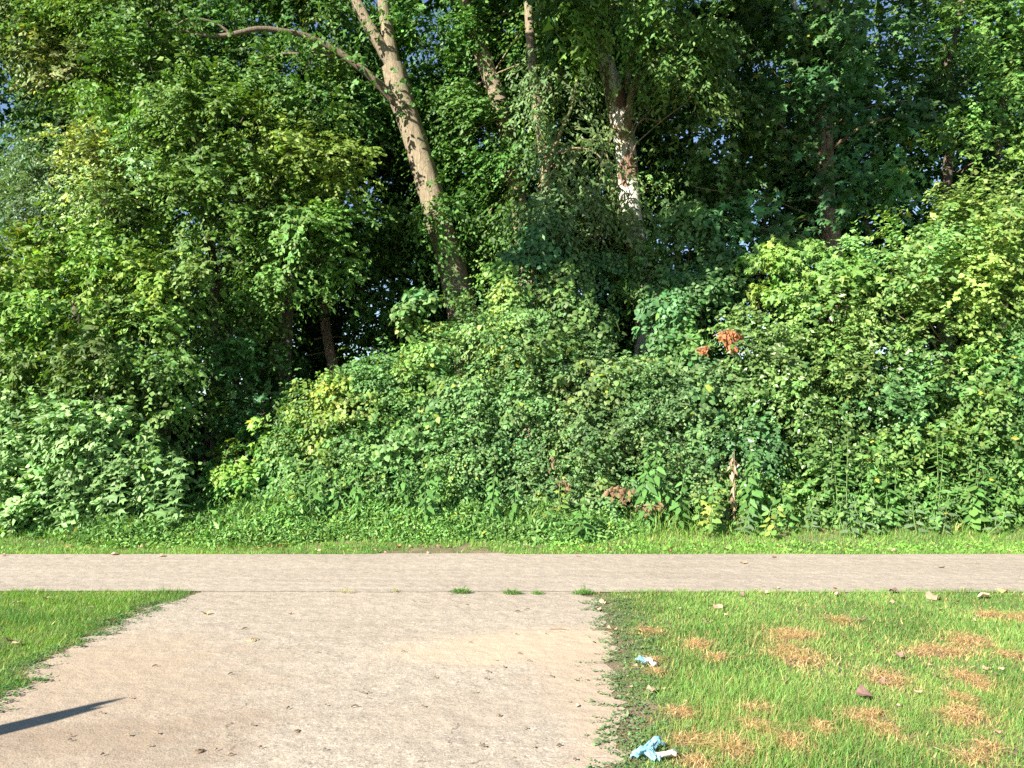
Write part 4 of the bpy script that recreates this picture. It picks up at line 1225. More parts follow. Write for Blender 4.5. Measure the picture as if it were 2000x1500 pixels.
vine_mound("climbing_vine", "small lit tangle of heart leaves hanging left of the maple foot",
           [(820, 590, 14.6, 34, 26, .4), (795, 640, 14.5, 26, 34, .4), (850, 650, 14.7, 30, 20, .4)], cat='vine', base=(.085, .175, .055), n_front=30, size=.10, stems=1)
vine_mound("climbing_vine", "sparse leafy vine hanging off the lower trunk of the leaning maple",
           [(905, 590, 15.4, 20, 20, .3), (900, 640, 15.2, 40, 20, .3)], cat='vine', base=(.07, .15, .045), n_front=10, size=.09, stems=1)
vine_mound("climbing_vine", "sunlit grape vine with broad bright leaves topping the shrubs on the right",
           [(1490, 530, 13.5, 60, 40, .6), (1560, 510, 13.3, 60, 34, .6), (1620, 560, 13.0, 70, 40, .6), (1520, 590, 13.3, 46, 34, .5)], cat='vine', base=(.098, .195, .045), n_front=80, size=.12, stems=1,
           protos=[proto_leaf('LOBED', "grape_leaf", ML_BRIGHT)], tpl='LOBED')


def shrub(name, label, blobs, front=None, n_front=0, fsize=.12, mat=M_LEAF, cat='shrub', stems=3, **kw):
    reseed(label)
    bl = [blob(*b[:6]) for b in blobs]
    base = np.mean([b[0] for b in bl], axis=0)
    root = empty(name, (base[0], base[1], 0)); tag(root, label, cat)
    L = Leaves(); LASTB.clear(); multi(L, blobs, **kw)
    branches(root, [base[0], base[1] + .4, .1], [base[0], base[1] + .3, base[2] + .3])
    c_ = L.build("foliage", mat, root); c_['kind'] = 'stuff'
    for i in range(stems):
        c, r = bl[rng.integers(len(bl))]
        x = base[0] + rng.uniform(-.5, .5)
        add_tube("stem", [np.array([x, base[1] + .4, -.05]), np.array([x * .6 + c[0] * .4, c[1] + .3, c[2] * .6]), np.array([c[0], c[1], c[2] + r[2] * .5])], [.04, .03, .008], M_BARK_DARK, root, seg=6, seed=i)
    if front: front_leaves(root, bl, front, n_front, fsize)
    return root


shrub("honeysuckle_shrub", "tall sunlit shrub with arching sprays at the right edge",
      [(1850, 450, 13.2, 80, 46, .9), (1950, 430, 13.0, 90, 50, .9), (1760, 520, 13.0, 80, 50, .9), (1880, 540, 12.90, 90, 60, .9), (1980, 560, 13.00, 80, 70, .9), (1700, 580, 13.00, 60, 50, .8), (1820, 640, 12.90, 80, 50, .8), (2080, 480, 13.10, 90, 100, 1), (2120, 660, 12.90, 90, 90, .9)],
      tpl='KITE', size=.105, base=(.120, .20, .052), lai=2.5, droop=.35, tw=.6, k=9, clump=.3)
shrub("cherry_shrub", "glossy dark green shrub in the middle of the right-hand thicket",
      [(1500, 680, 13.00, 80, 60, .8), (1600, 640, 13.00, 80, 60, .8), (1600, 740, 12.90, 100, 60, .8), (1500, 780, 12.90, 80, 60, .8), (1700, 720, 12.90, 80, 60, .8), (1680, 810, 12.70, 90, 60, .8), (1570, 850, 12.75, 80, 50, .7), (1760, 780, 12.70, 70, 60, .8), (1450, 850, 12.70, 60, 60, .7)],
      [proto_leaf('OVATE', "glossy_leaf", ML_GLOSS)], 150, .125, mat=M_GLOSSY, tpl='KITE', size=.095, base=(.088, .160, .045), lai=2.9, droop=.5, tw=.45, k=8, clump=.3)
shrub("honeysuckle_shrub", "mid-green shrub filling the lower right corner of the thicket",
      [(1860, 760, 12.80, 80, 60, .8), (1960, 720, 12.80, 80, 70, .8), (1900, 860, 12.65, 90, 66, .8), (1790, 880, 12.65, 70, 60, .7), (1990, 850, 12.65, 60, 70, .7), (1700, 900, 12.55, 60, 46, .7), (2090, 800, 12.70, 80, 100, .9), (1480, 930, 12.55, 60, 40, .6), (1600, 930, 12.55, 60, 40, .6), (1520, 975, 12.40, 90, 40, .5), (1650, 970, 12.40, 90, 44, .5), (1780, 970, 12.40, 90, 44, .5), (1900, 965, 12.40, 90, 46, .5), (2020, 960, 12.40, 80, 50, .5), (2140, 940, 12, 90, 60, .6)],
      [proto_leaf('OVATE', "shrub_leaf", ML_VINE)], 120, .115, tpl='KITE', size=.10, base=(.092, .175, .045), lai=2.5, droop=.5, tw=.45, k=8, yel=.01, clump=.3)

# ------------------------------------------------------------------ leafy weeds with single leaves
PR = {'broad': proto_leaf('POINT', "broad_leaf", ML_BROAD), 'lance': proto_leaf('LANCE', "narrow_leaf", ML_BROAD), 'rag': proto_leaf('LOBED', "ragweed_leaf", ML_RAG),
      'ragl': proto_leaf('LANCE', "ragweed_lobe", ML_RAG), 'yel': proto_leaf('LOBED', "yellow_leaf", ML_YEL), 'yelo': proto_leaf('OVATE', "yellow_oval_leaf", ML_YEL), 'brown': proto_leaf('OVATE', "brown_leaf", ML_BROWN, 1, 3),
      'purp': proto_leaf('POINT', "bramble_leaf", ML_PURP), 'bright': proto_leaf('OVATE', "bright_leaf", ML_BRIGHT)}


def weed(name, label, px, py_top, Y, nst=1, nl=24, size=.14, kinds=('broad',), spread=.12, cat='weed', group=None, hang=.5, stem_m=None, z0=0.0):
    reseed(label, round(px), py_top)
    Y -= .2
    z0 = float(zg(Y)); top = at(px, py_top - 8, Y); H = max(.18, top[2] - z0)
    root = empty(name, (top[0], Y, z0)); tag(root, label, cat, group)
    if name in ('wild_sunflower', 'milkweed', 'goldenrod', 'maple_seedling'): nl = int(nl * 1.5)
    for s in range(nst):
        dx, dy = rng.normal(0, spread, 2) if nst > 1 else rng.normal(0, .02, 2)
        h = H * rng.uniform(.72, 1.0) if s else H
        b0 = np.array([top[0] + dx * .5, Y + dy * .5, z0 - .02]); b1 = b0 + np.array([dx * .5 + rng.normal(0, .03), dy * .4, h * .5]); b2 = np.array([top[0] + dx * 1.3, Y + dy, z0 + h])
        add_tube("stem", [b0, b1, b2], [.009, .007, .003], stem_m or M_STEM, root, seg=5, seed=s, sub=3)
        m = nl // nst
        for i in range(m):
            t = .12 + .88 * (i + .5) / m
            P = (1 - t) ** 2 * b0 + 2 * t * (1 - t) * b1 + t * t * b2
            a = i * 2.4 + rng.uniform(-.4, .4)
            outd = np.array([math.cos(a), math.sin(a) * .9 - .25, 0])
            up_ = .35 - hang * (1.15 - .3 * t)
            D = outd + UP * (up_ + rng.normal(0, .15))
            Nn = UP * .45 + outd * .3 + SUNF * .7 + rng.normal(size=3) * .22
            sz = size * (.55 + .6 * math.sin(math.pi * min(1, t * .85 + .15))) * math.exp(rng.normal(0, .15))
            place_leaf(PR[kinds[rng.integers(len(kinds))]], P + outd / np.linalg.norm(outd) * .02, D, Nn, sz, root)
    return root


W = weed
W("wild_sunflower", "tall weed with drooping pointed leaves, centre right at the thicket foot", 1255, 868, 11.9, 3, 54, .20, hang=1.0, spread=.14)
W("wild_sunflower", "shorter leafy weed just right of the tallest drooping one", 1312, 925, 11.85, 2, 30, .17, hang=.9)
W("wild_sunflower", "slim weed beside the dead brown stalk, with drooping leaves", 1400, 925, 11.9, 1, 12, .15, hang=1.0)
W("wild_sunflower", "tall weed right of the dead brown stalk with large hanging leaves", 1485, 875, 11.95, 3, 44, .20, hang=1.1, spread=.16)
W("wild_sunflower", "low leafy weed in front of the tall hanging-leaved ones on the right", 1545, 950, 11.8, 2, 20, .17, hang=.8)
W("wild_sunflower", "bushy weed with hanging narrow leaves left of centre", 690, 900, 12.0, 4, 60, .18, ('broad', 'lance'), hang=1.1, spread=.28)
W("wild_sunflower", "bushy weed with pointed leaves right beside the first one left of centre", 830, 880, 12.0, 4, 60, .18, ('broad', 'lance'), hang=1.1, spread=.26)
W("wild_sunflower", "leafy weed over a dark hollow in the centre", 960, 925, 11.9, 3, 36, .17, hang=1.0, spread=.18)
W("wild_sunflower", "leafy weed low at the foot of the left vine mound", 625, 905, 12.0, 3, 36, .16, ('broad', 'lance'), hang=1.0, spread=.2)
W("pokeweed", "single low plant with broad leaves standing out on the verge", 1135, 985, 11.3, 1, 22, .20, hang=.45)
W("goldenrod", "feathery narrow-leaved weed in the right thicket", 1640, 855, 12.0, 4, 90, .11, ('lance',), hang=.5, spread=.18)
W("goldenrod", "narrow-leaved weed stalks before the lower right shrub", 1800, 840, 12.0, 4, 90, .12, ('lance',), hang=.5, spread=.2)
W("goldenrod", "narrow-leaved weed thicket near the right edge", 1930, 890, 11.9, 5, 100, .12, ('lance', 'broad'), hang=.6, spread=.26)
W("milkweed", "weed with broad upright leaves between the two goldenrods", 1725, 900, 11.9, 3, 40, .17, hang=.7, spread=.16)
W("milkweed", "weed with broad light leaves right of the goldenrod stalks", 1865, 900, 11.85, 2, 28, .17, ('broad', 'bright'), hang=.8, spread=.14)
W("maple_seedling", "bushy seedling with yellow lobed top leaves beside the verge", 1370, 950, 11.7, 5, 50, .12, ('yel', 'bright', 'bright'), hang=.6, spread=.2, cat='sapling')
W("maple_seedling", "small yellowing seedling drooping over the grass", 1485, 988, 11.5, 2, 16, .12, ('yelo', 'bright'), hang=.8, spread=.1, cat='sapling')
W("maple_seedling", "small yellow-leaved shoot against the shaded vines at centre", 1100, 930, 11.95, 2, 20, .10, ('yel', 'bright'), hang=.4, spread=.1, cat='sapling')
for px in (1578, 1660, 1700, 1745, 1790, 1830, 1430, 1900):
    W("bramble", "dull grey-purple bramble sprawling at the thicket foot above the grass", px + rng.uniform(-8, 8), 975 + rng.uniform(-5, 8), 11.7, 2, 18, .13, ('purp',), hang=.5, spread=.16, group='grey-purple brambles along the thicket foot')
# giant ragweed clump, bottom left: separate stalks
rag = [(15, 800), (60, 790), (105, 785), (150, 775), (185, 790), (215, 830), (250, 850), (290, 860), (320, 900), (270, 930), (30, 860), (80, 850), (130, 850), (180, 870), (225, 900), (50, 930), (110, 925), (165, 940), (-40, 820), (-80, 860), (-10, 900), (305, 950)]
for i, (px, py) in enumerate(rag):
    W("giant_ragweed", "tall light green ragweed stalk in the dense clump at the lower left", px, py - 12, 11.5 + rng.uniform(0, .6) + (0 if py > 880 else .25), 2, 48, .165, ('rag', 'ragl', 'rag', 'rag'), hang=.45, spread=.15, group='ragweed stalks of the lower left clump')
L = Leaves()
for b in [(60, 850, 12.2, 110, 66, .5), (170, 840, 12.2, 90, 60, .5), (60, 890, 12.3, 110, 90, .6), (180, 880, 12.3, 90, 90, .6), (270, 930, 12.1, 60, 60, .5), (120, 970, 12.0, 120, 70, .5), (-60, 900, 12.3, 90, 100, .6), (20, 990, 11.8, 80, 46, .4)]:
    c, r = blob(*b); sprays(L, c, r, tpl='KITE', size=.115, base=(.150, .255, .095), lai=3.0, droop=.4, tw=.3, k=6, clump=.25)
o = L.build("ragweed_foliage", M_LEAF, None); tag(o, "dense mass of lobed leaves inside the lower left ragweed clump", kind='stuff')

# dead things in the thicket
reseed('dead')
PR['dull'] = proto_leaf('OVATE', "dull_leaf", plain_leaf_mat("dull_brown_leaf", (.25, .15, .09), .35, .2, .7), 1, 3)


def dead_bunch(label, px, py, Y, w, h, n, size, mat='brown', nm="dead_branch"):
    c = at(px, py, Y); k = Y / F
    root = empty(nm, c); tag(root, label, "dead branch")
    add_tube("twig", [c + np.array([-w * k, .1, h * k * .4]), c + np.array([0, 0, h * k]), c + np.array([w * k, 0, h * k * .3])], [.008, .007, .004], M_TWIG, root, seg=5, seed=1)
    add_tube("twig", [c + np.array([-w * k * .6, .05, h * k * .8]), c + np.array([w * k * .1, -.03, h * k * .5]), c + np.array([w * k * .5, 0, -h * k * .9])], [.007, .006, .003], M_TWIG, root, seg=5, seed=2)
    for i in range(n):
        t = rng.random()
        if rng.random() < .55: P = c + np.array([(-.7 + 1.6 * t) * w * k, 0, h * k * (1 - abs(t - .5)) * .8])
        else: P = c + np.array([(-.3 + .8 * t) * w * k, 0, h * k * (.6 - 1.7 * t)])
        P = P + rng.normal(0, .04, 3)
        place_leaf(PR[mat], P, -UP + rng.normal(size=3) * .35, np.array([-.3, -1, .2]) + rng.normal(size=3) * .5, size * math.exp(rng.normal(0, .2)), root)


dead_bunch("bright rust-orange dead branch with curled leaves hanging in the right thicket", 1422, 662, 12.35, 26, 18, 100, .075)
dead_bunch("small rusty cluster of dead leaves left of the large orange branch", 1375, 685, 12.2, 14, 8, 22, .06)
dead_bunch("brown withered leaves hanging on the weeds by the verge at centre right", 1208, 962, 11.6, 22, 10, 36, .08, 'dull')
dead_bunch("small brown curled cluster in the green vines at centre", 1103, 948, 11.8, 8, 9, 14, .07, 'dull')
dead_bunch("pale brown dried leaves lying low above the verge grass", 1268, 992, 11.5, 22, 6, 26, .07, 'dull')
dead_bunch("tiny tan dead cluster on the vine mound face", 1078, 905, 12.0, 6, 12, 10, .06, 'dull')
# dead upright stalk
c = at(1430, 880, 11.9); root = empty("dead_stalk", (c[0], 11.9, 0)); tag(root, "dead brown upright stalk with withered leaves between the tall weeds", "dead stalk")
add_tube("stem", [np.array([c[0], 11.9, 0]), np.array([c[0] + .02, 11.9, c[2] * .5]), np.array([c[0] + .03, 11.9, c[2]])], [.012, .01, .005], M_TWIG, root, seg=6)
PR['drytan'] = proto_leaf('LANCE', "withered_leaf", ML_TAN, 1, 3)
for i in range(34):
    z = rng.uniform(.35, .95) * c[2]
    place_leaf(PR['drytan'], np.array([c[0] + rng.normal(0, .02), 11.88, z]), -UP + rng.normal(size=3) * .3, np.array([0, -1, .2]) + rng.normal(size=3) * .5, .13, root)

# ------------------------------------------------------------------ small things on the ground
reseed('small')
def dry_leaf_mesh(seed, mat, k=9):
    r = np.random.default_rng(seed)
    a = np.linspace(0, 2 * math.pi, k, endpoint=False)
    rad = .5 * (1 + .22 * np.cos(5 * a + r.uniform(0, 6)) + r.normal(0, .12, k))
    ring = np.column_stack([np.cos(a) * rad, np.sin(a) * rad * .8, r.uniform(0.02, .22, k) + .12 * np.cos(a * 2)])
    inner = ring * .5; inner[:, 2] = ring[:, 2] * .25 + .04
    V = np.vstack([[0, 0, .02], inner, ring])
    Fc = [(0, 1 + i, 1 + (i + 1) % k) for i in range(k)]
    for i in range(k):
        j = (i + 1) % k
        Fc += [(1 + i, 1 + k + i, 1 + k + j), (1 + i, 1 + k + j, 1 + j)]
    V[:, 2] -= V[:, 2].min()
    me = bpy.data.meshes.new("dry_leaf"); me.from_pydata([tuple(v) for v in V], [], Fc); me.materials.append(mat); me.update()
    return me


DRY = [dry_leaf_mesh(i, ML_TAN) for i in range(5)] + [dry_leaf_mesh(9, ML_DKTAN), dry_leaf_mesh(10, ML_DKTAN)]
ML_ORNG = plain_leaf_mat("dry_orange_leaf", (.52, .24, .10), .2, .1, .8)
DRY_O = dry_leaf_mesh(21, ML_ORNG); DRY_Y = dry_leaf_mesh(22, plain_leaf_mat("dry_yellow_leaf", (.60, .46, .20), .2, .1, .8))


def dry_leaf(px, py, wpx, label, group=None, me=None, z=.015, tilt=.3, nm="fallen_leaf"):
    p_ = ground(px, py)
    o = bpy.data.objects.new(nm, me or DRY[rng.integers(5)])
    s = wpx * p_[1] / F * 1.1
    o.location = (p_[0], p_[1], z); o.scale = (s, s * rng.uniform(.8, 1.1), s)
    o.rotation_euler = (tilt * rng.normal() * .6 + .2, tilt * rng.normal() * .6, rng.uniform(0, 6.28))
    COL.objects.link(o); tag(o, label, "leaf", group)
    return o


named = [(1275, 1357, 20, "upright crumpled tan leaf on the grass between the two scraps of blue", 0), (1922, 1172, 26, "large pale tan leaf on the lawn near the far right path edge", 0),
         (1820, 1172, 22, "pinkish tan leaf lying left of the largest pale leaf by the path", 0), (1403, 1192, 18, "curled tan leaf on the upper lawn not far from the drive edge", 0),
         (1637, 1168, 15, "small pale leaf near the path edge in the middle of the right lawn", 0), (1379, 1222, 17, "tan leaf on the lawn, below the curled one near the drive", 0),
         (1684, 1219, 16, "pale leaf right of a straw patch on the lawn", 0), (1688, 1370, 32, "dark curled brown leaf lying over a straw patch", 5), (1834, 1333, 25, "reddish brown leaf low on the right lawn", 6),
         (1756, 1288, 18, "dark reddish leaf beside the long straw patch", 6), (1722, 1343, 16, "small mauve-brown leaf above the dark curled one", 5), (216, 1221, 15, "tan leaf standing at the edge of the left lawn and the drive", 0),
         (33, 1265, 20, "pale crumpled leaf on the left lawn near the image edge", 0), (15, 1262, 18, "dark brown leaf touching the pale one on the left lawn", 5), (33, 1183, 15, "tan leaf on the left lawn near the path", 0),
         (90, 1175, 14, "flat brownish leaf on the left lawn close to the path", 0), (135, 1176, 9, "smallest tan leaf on the left lawn", 0), (1169, 1194, 12, "tan leaf at the drive's right edge just below the path", 0),
         (1178, 1179, 16, "pale leaf at the lawn corner where the drive meets the path", 0), (1195, 1237, 20, "long tan leaf lying across the right drive edge", 0), (1128, 1089, 8, "dark little leaf on the path near its far edge", 5),
         (1075, 1082, 10, "pale leaf on the far path edge at the centre", 0), (317, 1088, 14, "pale flat leaf on the far path edge at the left", 0), (5, 1087, 12, "pale leaf on the far path edge at the extreme left", 0),
         (752, 1082, 9, "pale leaf at the far path edge by the asphalt stub", 0), (837, 1082, 9, "tan leaf lying at the left corner of the asphalt stub", 0), (1452, 1102, 13, "flat tan leaf on the path in the right half", 0),
         (1838, 1111, 13, "tan leaf on the path toward the right edge", 0), (1512, 1091, 12, "pale leaf on the path close to the far edge", 0), (400, 1202, 18, "flat yellowish leaf on the drive below the left lawn tip", 7),
         (566, 1201, 8, "tiny pale leaf on the drive near the path", 0), (1945, 1055, 16, "large pale leaf on the far verge at the right", 0), (1670, 1038, 14, "tan leaf standing in the far verge grass", 0),
         (1268, 1062, 12, "tan leaf on the far verge right of centre", 0), (1395, 1053, 11, "pale round leaf on the far verge, right of centre", 0), (285, 1066, 10, "pale leaf on the far verge at the left", 0),
         (147, 1079, 10, "tan leaf low on the far left verge by the path", 0), (224, 1085, 14, "pair-sized pale leaf at the left far path edge", 0), (294, 1082, 10, "yellowish leaf at the far path edge on the left", 7),
         (1515, 1152, 14, "curled tan leaf at the near path edge on the right lawn", 0), (1631, 1152, 9, "orange leaf at the near path edge on the right lawn", 8), (1745, 1162, 18, "brown leaf flat on the upper right lawn", 5),
         (1963, 1159, 20, "yellow-tan leaf on the lawn at the far right path edge", 7), (1447, 1169, 14, "brownish leaf on the upper lawn near the path", 5), (1868, 1183, 12, "dark mauve leaf on the upper right lawn", 5),
         (1980, 1080, 22, "large tan leaf leaning on the far path edge at the right", 0), (1780, 1055, 9, "orange-tan leaf on the far right verge", 8), (1128, 1382, 9, "white-edged tan fragment on the drive's right margin", 0)]
for px, py, w, lab, kind in named:
    me = DRY_Y if kind == 7 else DRY_O if kind == 8 else DRY[kind] if kind in (5, 6) else DRY[rng.integers(5)]
    dry_leaf(px, py, w, lab, me=me, z=.03 if (py > 1160 and (px > 1190 or px < 300)) or py < 1078 else .012)
for i in range(46):
    px = rng.uniform(10, 1990); py = rng.uniform(1040, 1084)
    if px < 1150 and py < 1060: py = 1075
    dry_leaf(px, py, rng.uniform(8, 14), "small dry leaf on the far grass verge", "small dry leaves on the far verge", me=[None, DRY_O, DRY_Y, None][i % 4], z=.05)
for i in range(34):
    px = rng.uniform(1230, 1990); py = rng.uniform(1160, 1480)
    dry_leaf(px, py, rng.uniform(7, 13), "small dry leaf on the right-hand lawn", "small dry leaves on the right lawn", me=DRY[i % 7], z=.025)

# twigs and bits on the drive
M_DTWIG = stem_mat("dark_twig", (.13, .09, .06))


def twig(px, py, lpx, ang, label, group=None, mat=M_TWIG):
    p_ = ground(px, py); Lm = lpx * p_[1] / F
    d = np.array([math.cos(ang), math.sin(ang), 0]); s = np.array([-d[1], d[0], 0])
    q = np.array([p_[0], p_[1], .014])
    V, Fc = tube([q - d * Lm * .5, q + s * Lm * .07 + UP * .006, q + d * Lm * .5], [.004, .0045, .002], 5, .1, 3, int(px))
    o = mesh_obj("twig", V - q, Fc, mat, None, uniform=4, smooth=True); o.location = tuple(q)
    tag(o, label, "twig", group)


twig(1178, 1232, 46, .25, "longest forked-looking twig near the drive's right edge")
twig(1092, 1232, 36, -.15, "crooked twig lying left of the longest one on the sandy patch")
twig(1030, 1193, 14, .7, "short slanting twig on the drive just below the path")
twig(1145, 1180, 18, .7, "twig by the lawn corner where the drive meets the path")
twig(788, 1276, 9, -.3, "stubby dark twig in the middle of the drive", mat=M_DTWIG)
twig(693, 1384, 14, .5, "thick dark twig in the lower middle of the drive", mat=M_DTWIG)
twig(1077, 1325, 10, -1.0, "small dark twig at the right of the lower drive", mat=M_DTWIG)
twig(984, 1306, 8, 1.9, "short upright-lying twig near the sandy patch", mat=M_DTWIG)
twig(478, 1231, 12, 1.0, "thin curved twig on the left half of the drive", mat=M_DTWIG)
twig(1092, 1461, 10, .4, "dark sliver at the bottom of the drive", mat=M_DTWIG)
twig(563, 1387, 8, 1.2, "tiny dark twig left of centre on the drive", mat=M_DTWIG)
for i in range(70):
    px = rng.uniform(60, 1180); py = rng.uniform(1180, 1490)
    if px < 420 and rng.random() < .1 or px > 900 or rng.random() < .35:
        twig(px, py, rng.uniform(4, 11), rng.uniform(-.8, .8), "tiny twig scattered on the drive", "tiny twigs scattered on the drive", M_DTWIG if i % 2 else M_TWIG)

# mud clods / flattened clumps
M_CLOD = stem_mat("dried_mud", (.22, .16, .09))


def clod(px, py, wpx, label, mat=M_CLOD):
    p_ = ground(px, py); s = wpx * p_[1] / F * .5
    V = []; r = np.random.default_rng(int(px))
    nseg = 14
    for ring, (rr, z) in enumerate(((1, 0), (.8, .25), (.5, .42), (.2, .45))):
        for i in range(nseg):
            a = i / nseg * 6.283; q = rr * (1 + r.normal(0, .15))
            V.append((math.cos(a) * q * s, math.sin(a) * q * s * 1.1, max(0, z + r.normal(0, .08) * (ring > 0)) * s * .6))
    Fc = [(k * nseg + i, k * nseg + (i + 1) % nseg, (k + 1) * nseg + (i + 1) % nseg, (k + 1) * nseg + i) for k in range(3) for i in range(nseg)]
    o = mesh_obj("mud_clod", np.array(V), np.array(Fc), mat, None, uniform=4); o.location = (p_[0], p_[1], .006)
    tag(o, label, "mud clod")


clod(580, 1430, 14, "dark flattened mud clod in the lower middle of the drive", stem_mat("dark_mud", (.14, .10, .06)))
clod(390, 1470, 20, "mud clod at the bottom of the drive toward the left", stem_mat("brown_mud", (.16, .11, .07)))
clod(493, 1252, 22, "flat straw-coloured clump on the left half of the drive", stem_mat("straw_clump", (.38, .29, .17)))


def tuft(name, label, c, rx, ry, n, h, w, cols, cat, group=None, lean=.5, flat=False):
    a = rng.uniform(0, 6.283, n); q = np.sqrt(rng.random(n))
    wv_ = 1 + (.35 * np.sin(a * 2 + n) + .25 * np.sin(a * 5 + n * 2.0) if flat else 0)
    X = np.cos(a) * q * rx * wv_; Y = np.sin(a) * q * ry * wv_
    hh = h * np.exp(rng.normal(0, .35, n)) * (1.1 - .6 * q)
    C = np.array(cols)[rng.integers(len(cols), size=n)] * np.exp(rng.normal(0, .22, (n, 1)))
    if flat:
        V, Fc, C = blades(n, X, Y, np.full(n, h * 2.2) * rng.uniform(.5, 1.3, n), np.full(n, w), C, lean=1.2, z=rng.uniform(.004, h * .6, n))
        V[:, 2] = np.minimum(V[:, 2] * .45, h) + .006
    else:
        V, Fc, C = blades(n, X, Y, hh, np.full(n, w), C, lean=lean)
    o = mesh_obj(name, V, Fc, M_GRASS, None, C); o.location = (c[0], c[1], c[2])
    tag(o, label, cat, group)
    return o


G1 = [(.09, .20, .04), (.13, .26, .06)]; B1 = [(.55, .37, .20), (.62, .44, .26), (.44, .28, .14)]
tuft("grass_tuft", "largest green tuft growing from the seam of drive and path", ground(901, 1158, .008), .10, .05, 260, .05, .007, G1, "grass tuft", lean=.8)
tuft("grass_tuft", "second green tuft in the path seam, right of the largest", ground(1000, 1160, .008), .10, .05, 220, .045, .007, G1, "grass tuft", lean=.8)
tuft("grass_tuft", "small green tuft in the seam nearest the right lawn", ground(1050, 1160, .008), .07, .04, 130, .035, .007, G1, "grass tuft", lean=.8)
tuft("grass_tuft", "spindly yellowish tuft in the seam left of centre", ground(676, 1158, .008), .08, .04, 40, .05, .006, [(.4, .34, .12), (.25, .3, .08)], "grass tuft", lean=1)
tuft("grass_tuft", "thin small tuft in the seam between the yellowish and the largest one", ground(771, 1156, .008), .05, .03, 30, .05, .006, [(.3, .32, .10)], "grass tuft", lean=1)
tuft("grass_tuft", "green tuft marking the corner of the right lawn", ground(1140, 1160, .008), .12, .06, 300, .05, .007, G1, "grass tuft", lean=.8)
tuft("grass_tuft", "coarse long yellow-green tussock on the far verge", ground(1270, 1040, .0), .55, .25, 1100, .26, .010, [(.20, .24, .08), (.32, .28, .13), (.14, .22, .06)], "grass tuft", lean=.7)
tuft("grass_tuft", "dry tan tussock on the far right verge below the brambles", ground(1560, 1030, .0), .30, .2, 500, .18, .010, [(.42, .33, .18), (.3, .28, .12)], "grass tuft", lean=.9)
tuft("grass_tuft", "grey-green tussock at the mouth of the dark hollow", at(365, 985, 12.2) * np.array([1, 1, 0]), .35, .25, 700, .45, .012, [(.14, .20, .10), (.1, .17, .06)], "grass tuft", lean=.6)
hl = ["largest straw patch on the lawn with a dark hollow under it", "long straw patch stretching across the right side of the lawn"]
for i, ((hx, hy, rx, ry), hp) in enumerate(zip(HR, heaps)):
    lab = hl[0] if i == 1 else hl[1] if i == 4 else "flat patch of dry orange-brown clippings on the right lawn"
    tuft("straw_patch", lab, (hx, hy, .012), rx * 1.1, ry * 1.1, int(80 + 11000 * rx * ry), .035, .0045, B1, "straw patch", None if i in (1, 4) else "patches of dry clippings on the right lawn", flat=True)

# straggly prostrate weeds creeping from the lawn onto the drive
L = Leaves()
for _ in range(380):
    y = rng.uniform(3.3, PN - .3); x = drive_edges(y)[1] + rng.uniform(-.05, .40)
    a = rng.uniform(2.2, 4.2); n = 16
    t = np.linspace(0, 1, n) * rng.uniform(.08, .22)
    P = np.column_stack([x + np.cos(a) * t, y + np.sin(a) * t, .012 + .012 * rng.random(n)])
    L.add('KITE', P, rng.normal(size=(n, 3)) * np.array([1, 1, .3]), UP + rng.normal(size=(n, 3)) * .3, .018 * np.exp(rng.normal(0, .3, n)), colors(n, (.10, .17, .07), .2))
for _ in range(160):
    y = rng.uniform(4.3, PN - .3); x = drive_edges(y)[0] - rng.uniform(-.06, .2)
    n = 16; a = rng.uniform(-1, 1); t = np.linspace(0, 1, n) * rng.uniform(.06, .16)
    P = np.column_stack([x + np.cos(a) * t, y + np.sin(a) * t, .012 + .02 * rng.random(n)])
    L.add('KITE', P, rng.normal(size=(n, 3)) * np.array([1, 1, .3]), UP + rng.normal(size=(n, 3)) * .3, .02, colors(n, (.07, .15, .045), .2))
o = L.build("creeping_weeds", M_LEAF, None); tag(o, "small-leaved weeds creeping over the edges of the drive", kind='stuff')

# ------------------------------------------------------------------ discarded face masks
def cloth_mat(name, c):
    m, nt, b, out = newmat(name)
    tc = N(nt, "ShaderNodeTexCoord"); n1 = N(nt, "ShaderNodeTexNoise"); n1.inputs["Scale"].default_value = 30
    nt.links.new(tc.outputs["Object"], n1.inputs["Vector"])
    r = ramp(nt, [(0.3, tuple(x * .8 for x in c)), (.6, c)], n1.outputs[0])
    nt.links.new(r.outputs[0], b.inputs["Base Color"]); b.inputs["Roughness"].default_value = .85
    return m


M_BLUE = cloth_mat("pale_blue_fabric", (.24, .48, .60)); M_WHITE = cloth_mat("white_fabric", (.62, .60, .54))


def rag_mesh(name, w, l, seed, mat, parent, off, rz, lift=.05):
    r = np.random.default_rng(seed); nu, nv = 22, 30
    U, Vv = np.meshgrid(np.linspace(-.5, .5, nu), np.linspace(-.5, .5, nv))
    ph = r.uniform(0, 6, 8)
    Z = np.abs(np.sin(U * 15 + ph[0] + 2 * np.sin(Vv * 5 + ph[1]))) * .022 + lift * np.exp(-((Vv - .15) / .25) ** 2) * (1 - (2 * U) ** 2 * .7)
    X = (U * (1 - .35 * np.sin(Vv * 5 + ph[2]))) * w + .02 * np.sin(Vv * 7 + ph[3]); Y = Vv * l + .012 * np.sin(U * 12 + ph[4])
    c, s = math.cos(rz), math.sin(rz)
    P = np.column_stack([(X * c - Y * s).ravel() + off[0], (X * s + Y * c).ravel() + off[1], Z.ravel() + .02 + off[2]])
    Fc = np.array([(j * nu + i, j * nu + i + 1, (j + 1) * nu + i + 1, (j + 1) * nu + i) for j in range(nv - 1) for i in range(nu - 1)])
    return mesh_obj(name, P, Fc, mat, parent, uniform=4, smooth=True, local=True)


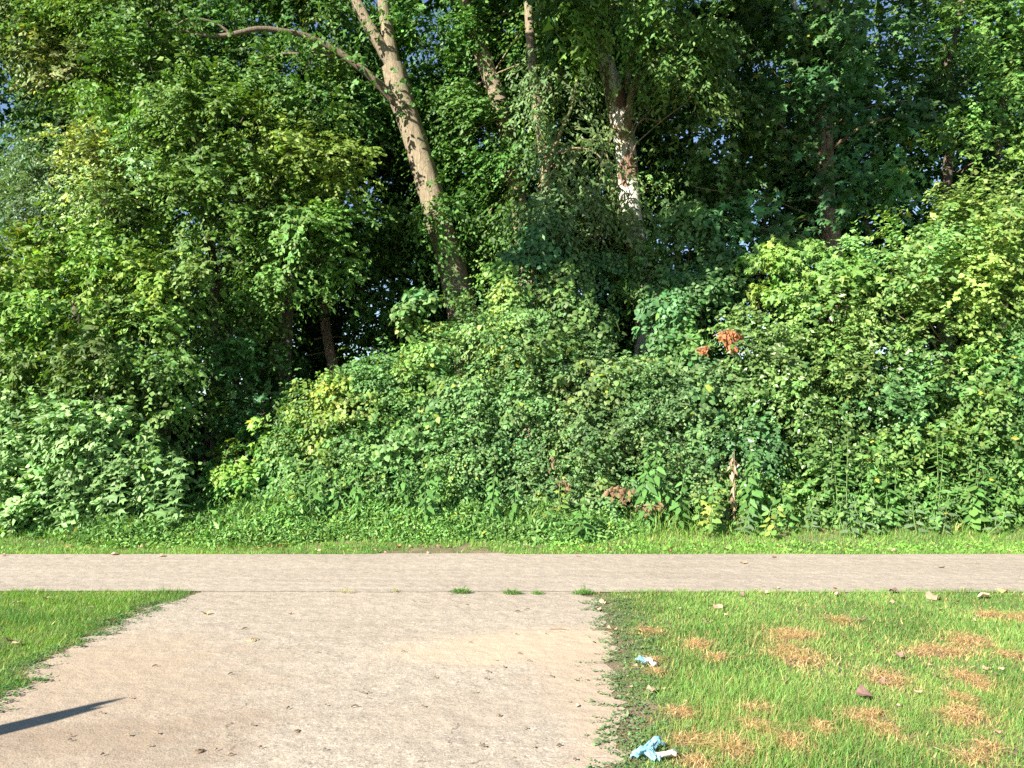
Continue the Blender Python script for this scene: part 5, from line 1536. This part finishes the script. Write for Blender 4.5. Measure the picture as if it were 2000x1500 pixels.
g1 = ground(1277, 1480); root = empty("face_mask", (g1[0], g1[1], 0)); tag(root, "larger crumpled pale blue face mask at the bottom of the lawn by the drive", "face mask")
rag_mesh("outer_cloth", .055, .15, 1, M_BLUE, root, (0, .02, .0), -.55, .05)
rag_mesh("outer_cloth", .06, .12, 5, M_BLUE, root, (-.045, -.05, .0), 1.2, .03)
rag_mesh("inner_lining", .035, .12, 2, M_WHITE, root, (.055, -.05, 0), -1.0, .02)
g1 = ground(1261, 1302); root = empty("face_mask", (g1[0], g1[1], 0)); tag(root, "smaller scrap of blue and white face mask on the lawn above the tan leaf", "face mask")
rag_mesh("outer_cloth", .05, .06, 3, M_BLUE, root, (-.02, .01, 0), .6, .035)
rag_mesh("inner_lining", .03, .08, 4, M_WHITE, root, (.03, -.015, 0), 1.0, .02)

# ------------------------------------------------------------------ the post whose shadow falls in from the left
tip = ground(252, 1365); Hp = 1.9
base = tip - np.array([SUN_TO[0], SUN_TO[1], 0]) * (Hp / math.tan(SUN_EL))
root = empty("trail_post", (base[0], base[1], 0)); tag(root, "weathered wooden post with a slanting pointed top left of the camera", "post")
M_WOOD = bark_mat("weathered_wood", (.16, .12, .09), (.34, .28, .2), 3, .05, .3)
hw = .085
side = np.array([SUN_TO[1], -SUN_TO[0]]); fw = np.array([SUN_TO[0], SUN_TO[1]])
prof = [(-hw, 0), (hw, 0), (hw, Hp * .86), (hw * .55, Hp * .95), (hw * .15, Hp * .93), (-.3 * hw, Hp), (-.8 * hw, Hp * .94), (-hw, Hp * .82)]
V = []
for s_ in (-.04, .04):
    for a, z in prof: V.append((base[0] + side[0] * a + fw[0] * s_, base[1] + side[1] * a + fw[1] * s_, z))
k = len(prof)
me = bpy.data.meshes.new("post_board")
me.from_pydata([(v[0] - base[0], v[1] - base[1], v[2]) for v in V], [], [tuple(range(k)), tuple(range(2 * k - 1, k - 1, -1))] + [(i, (i + 1) % k, (i + 1) % k + k, i + k) for i in range(k)])
me.materials.append(M_WOOD); o = bpy.data.objects.new("post_board", me); COL.objects.link(o); o.parent = root

tot = sum(len(o.data.loop_triangles) if o.data.loop_triangles else sum(len(p.vertices) - 2 for p in o.data.polygons) if len(o.data.polygons) < 1000 else len(o.data.polygons) for o in scene.objects if o.type == 'MESH')
print("TRIANGLES about", tot, "objects", len(scene.objects))
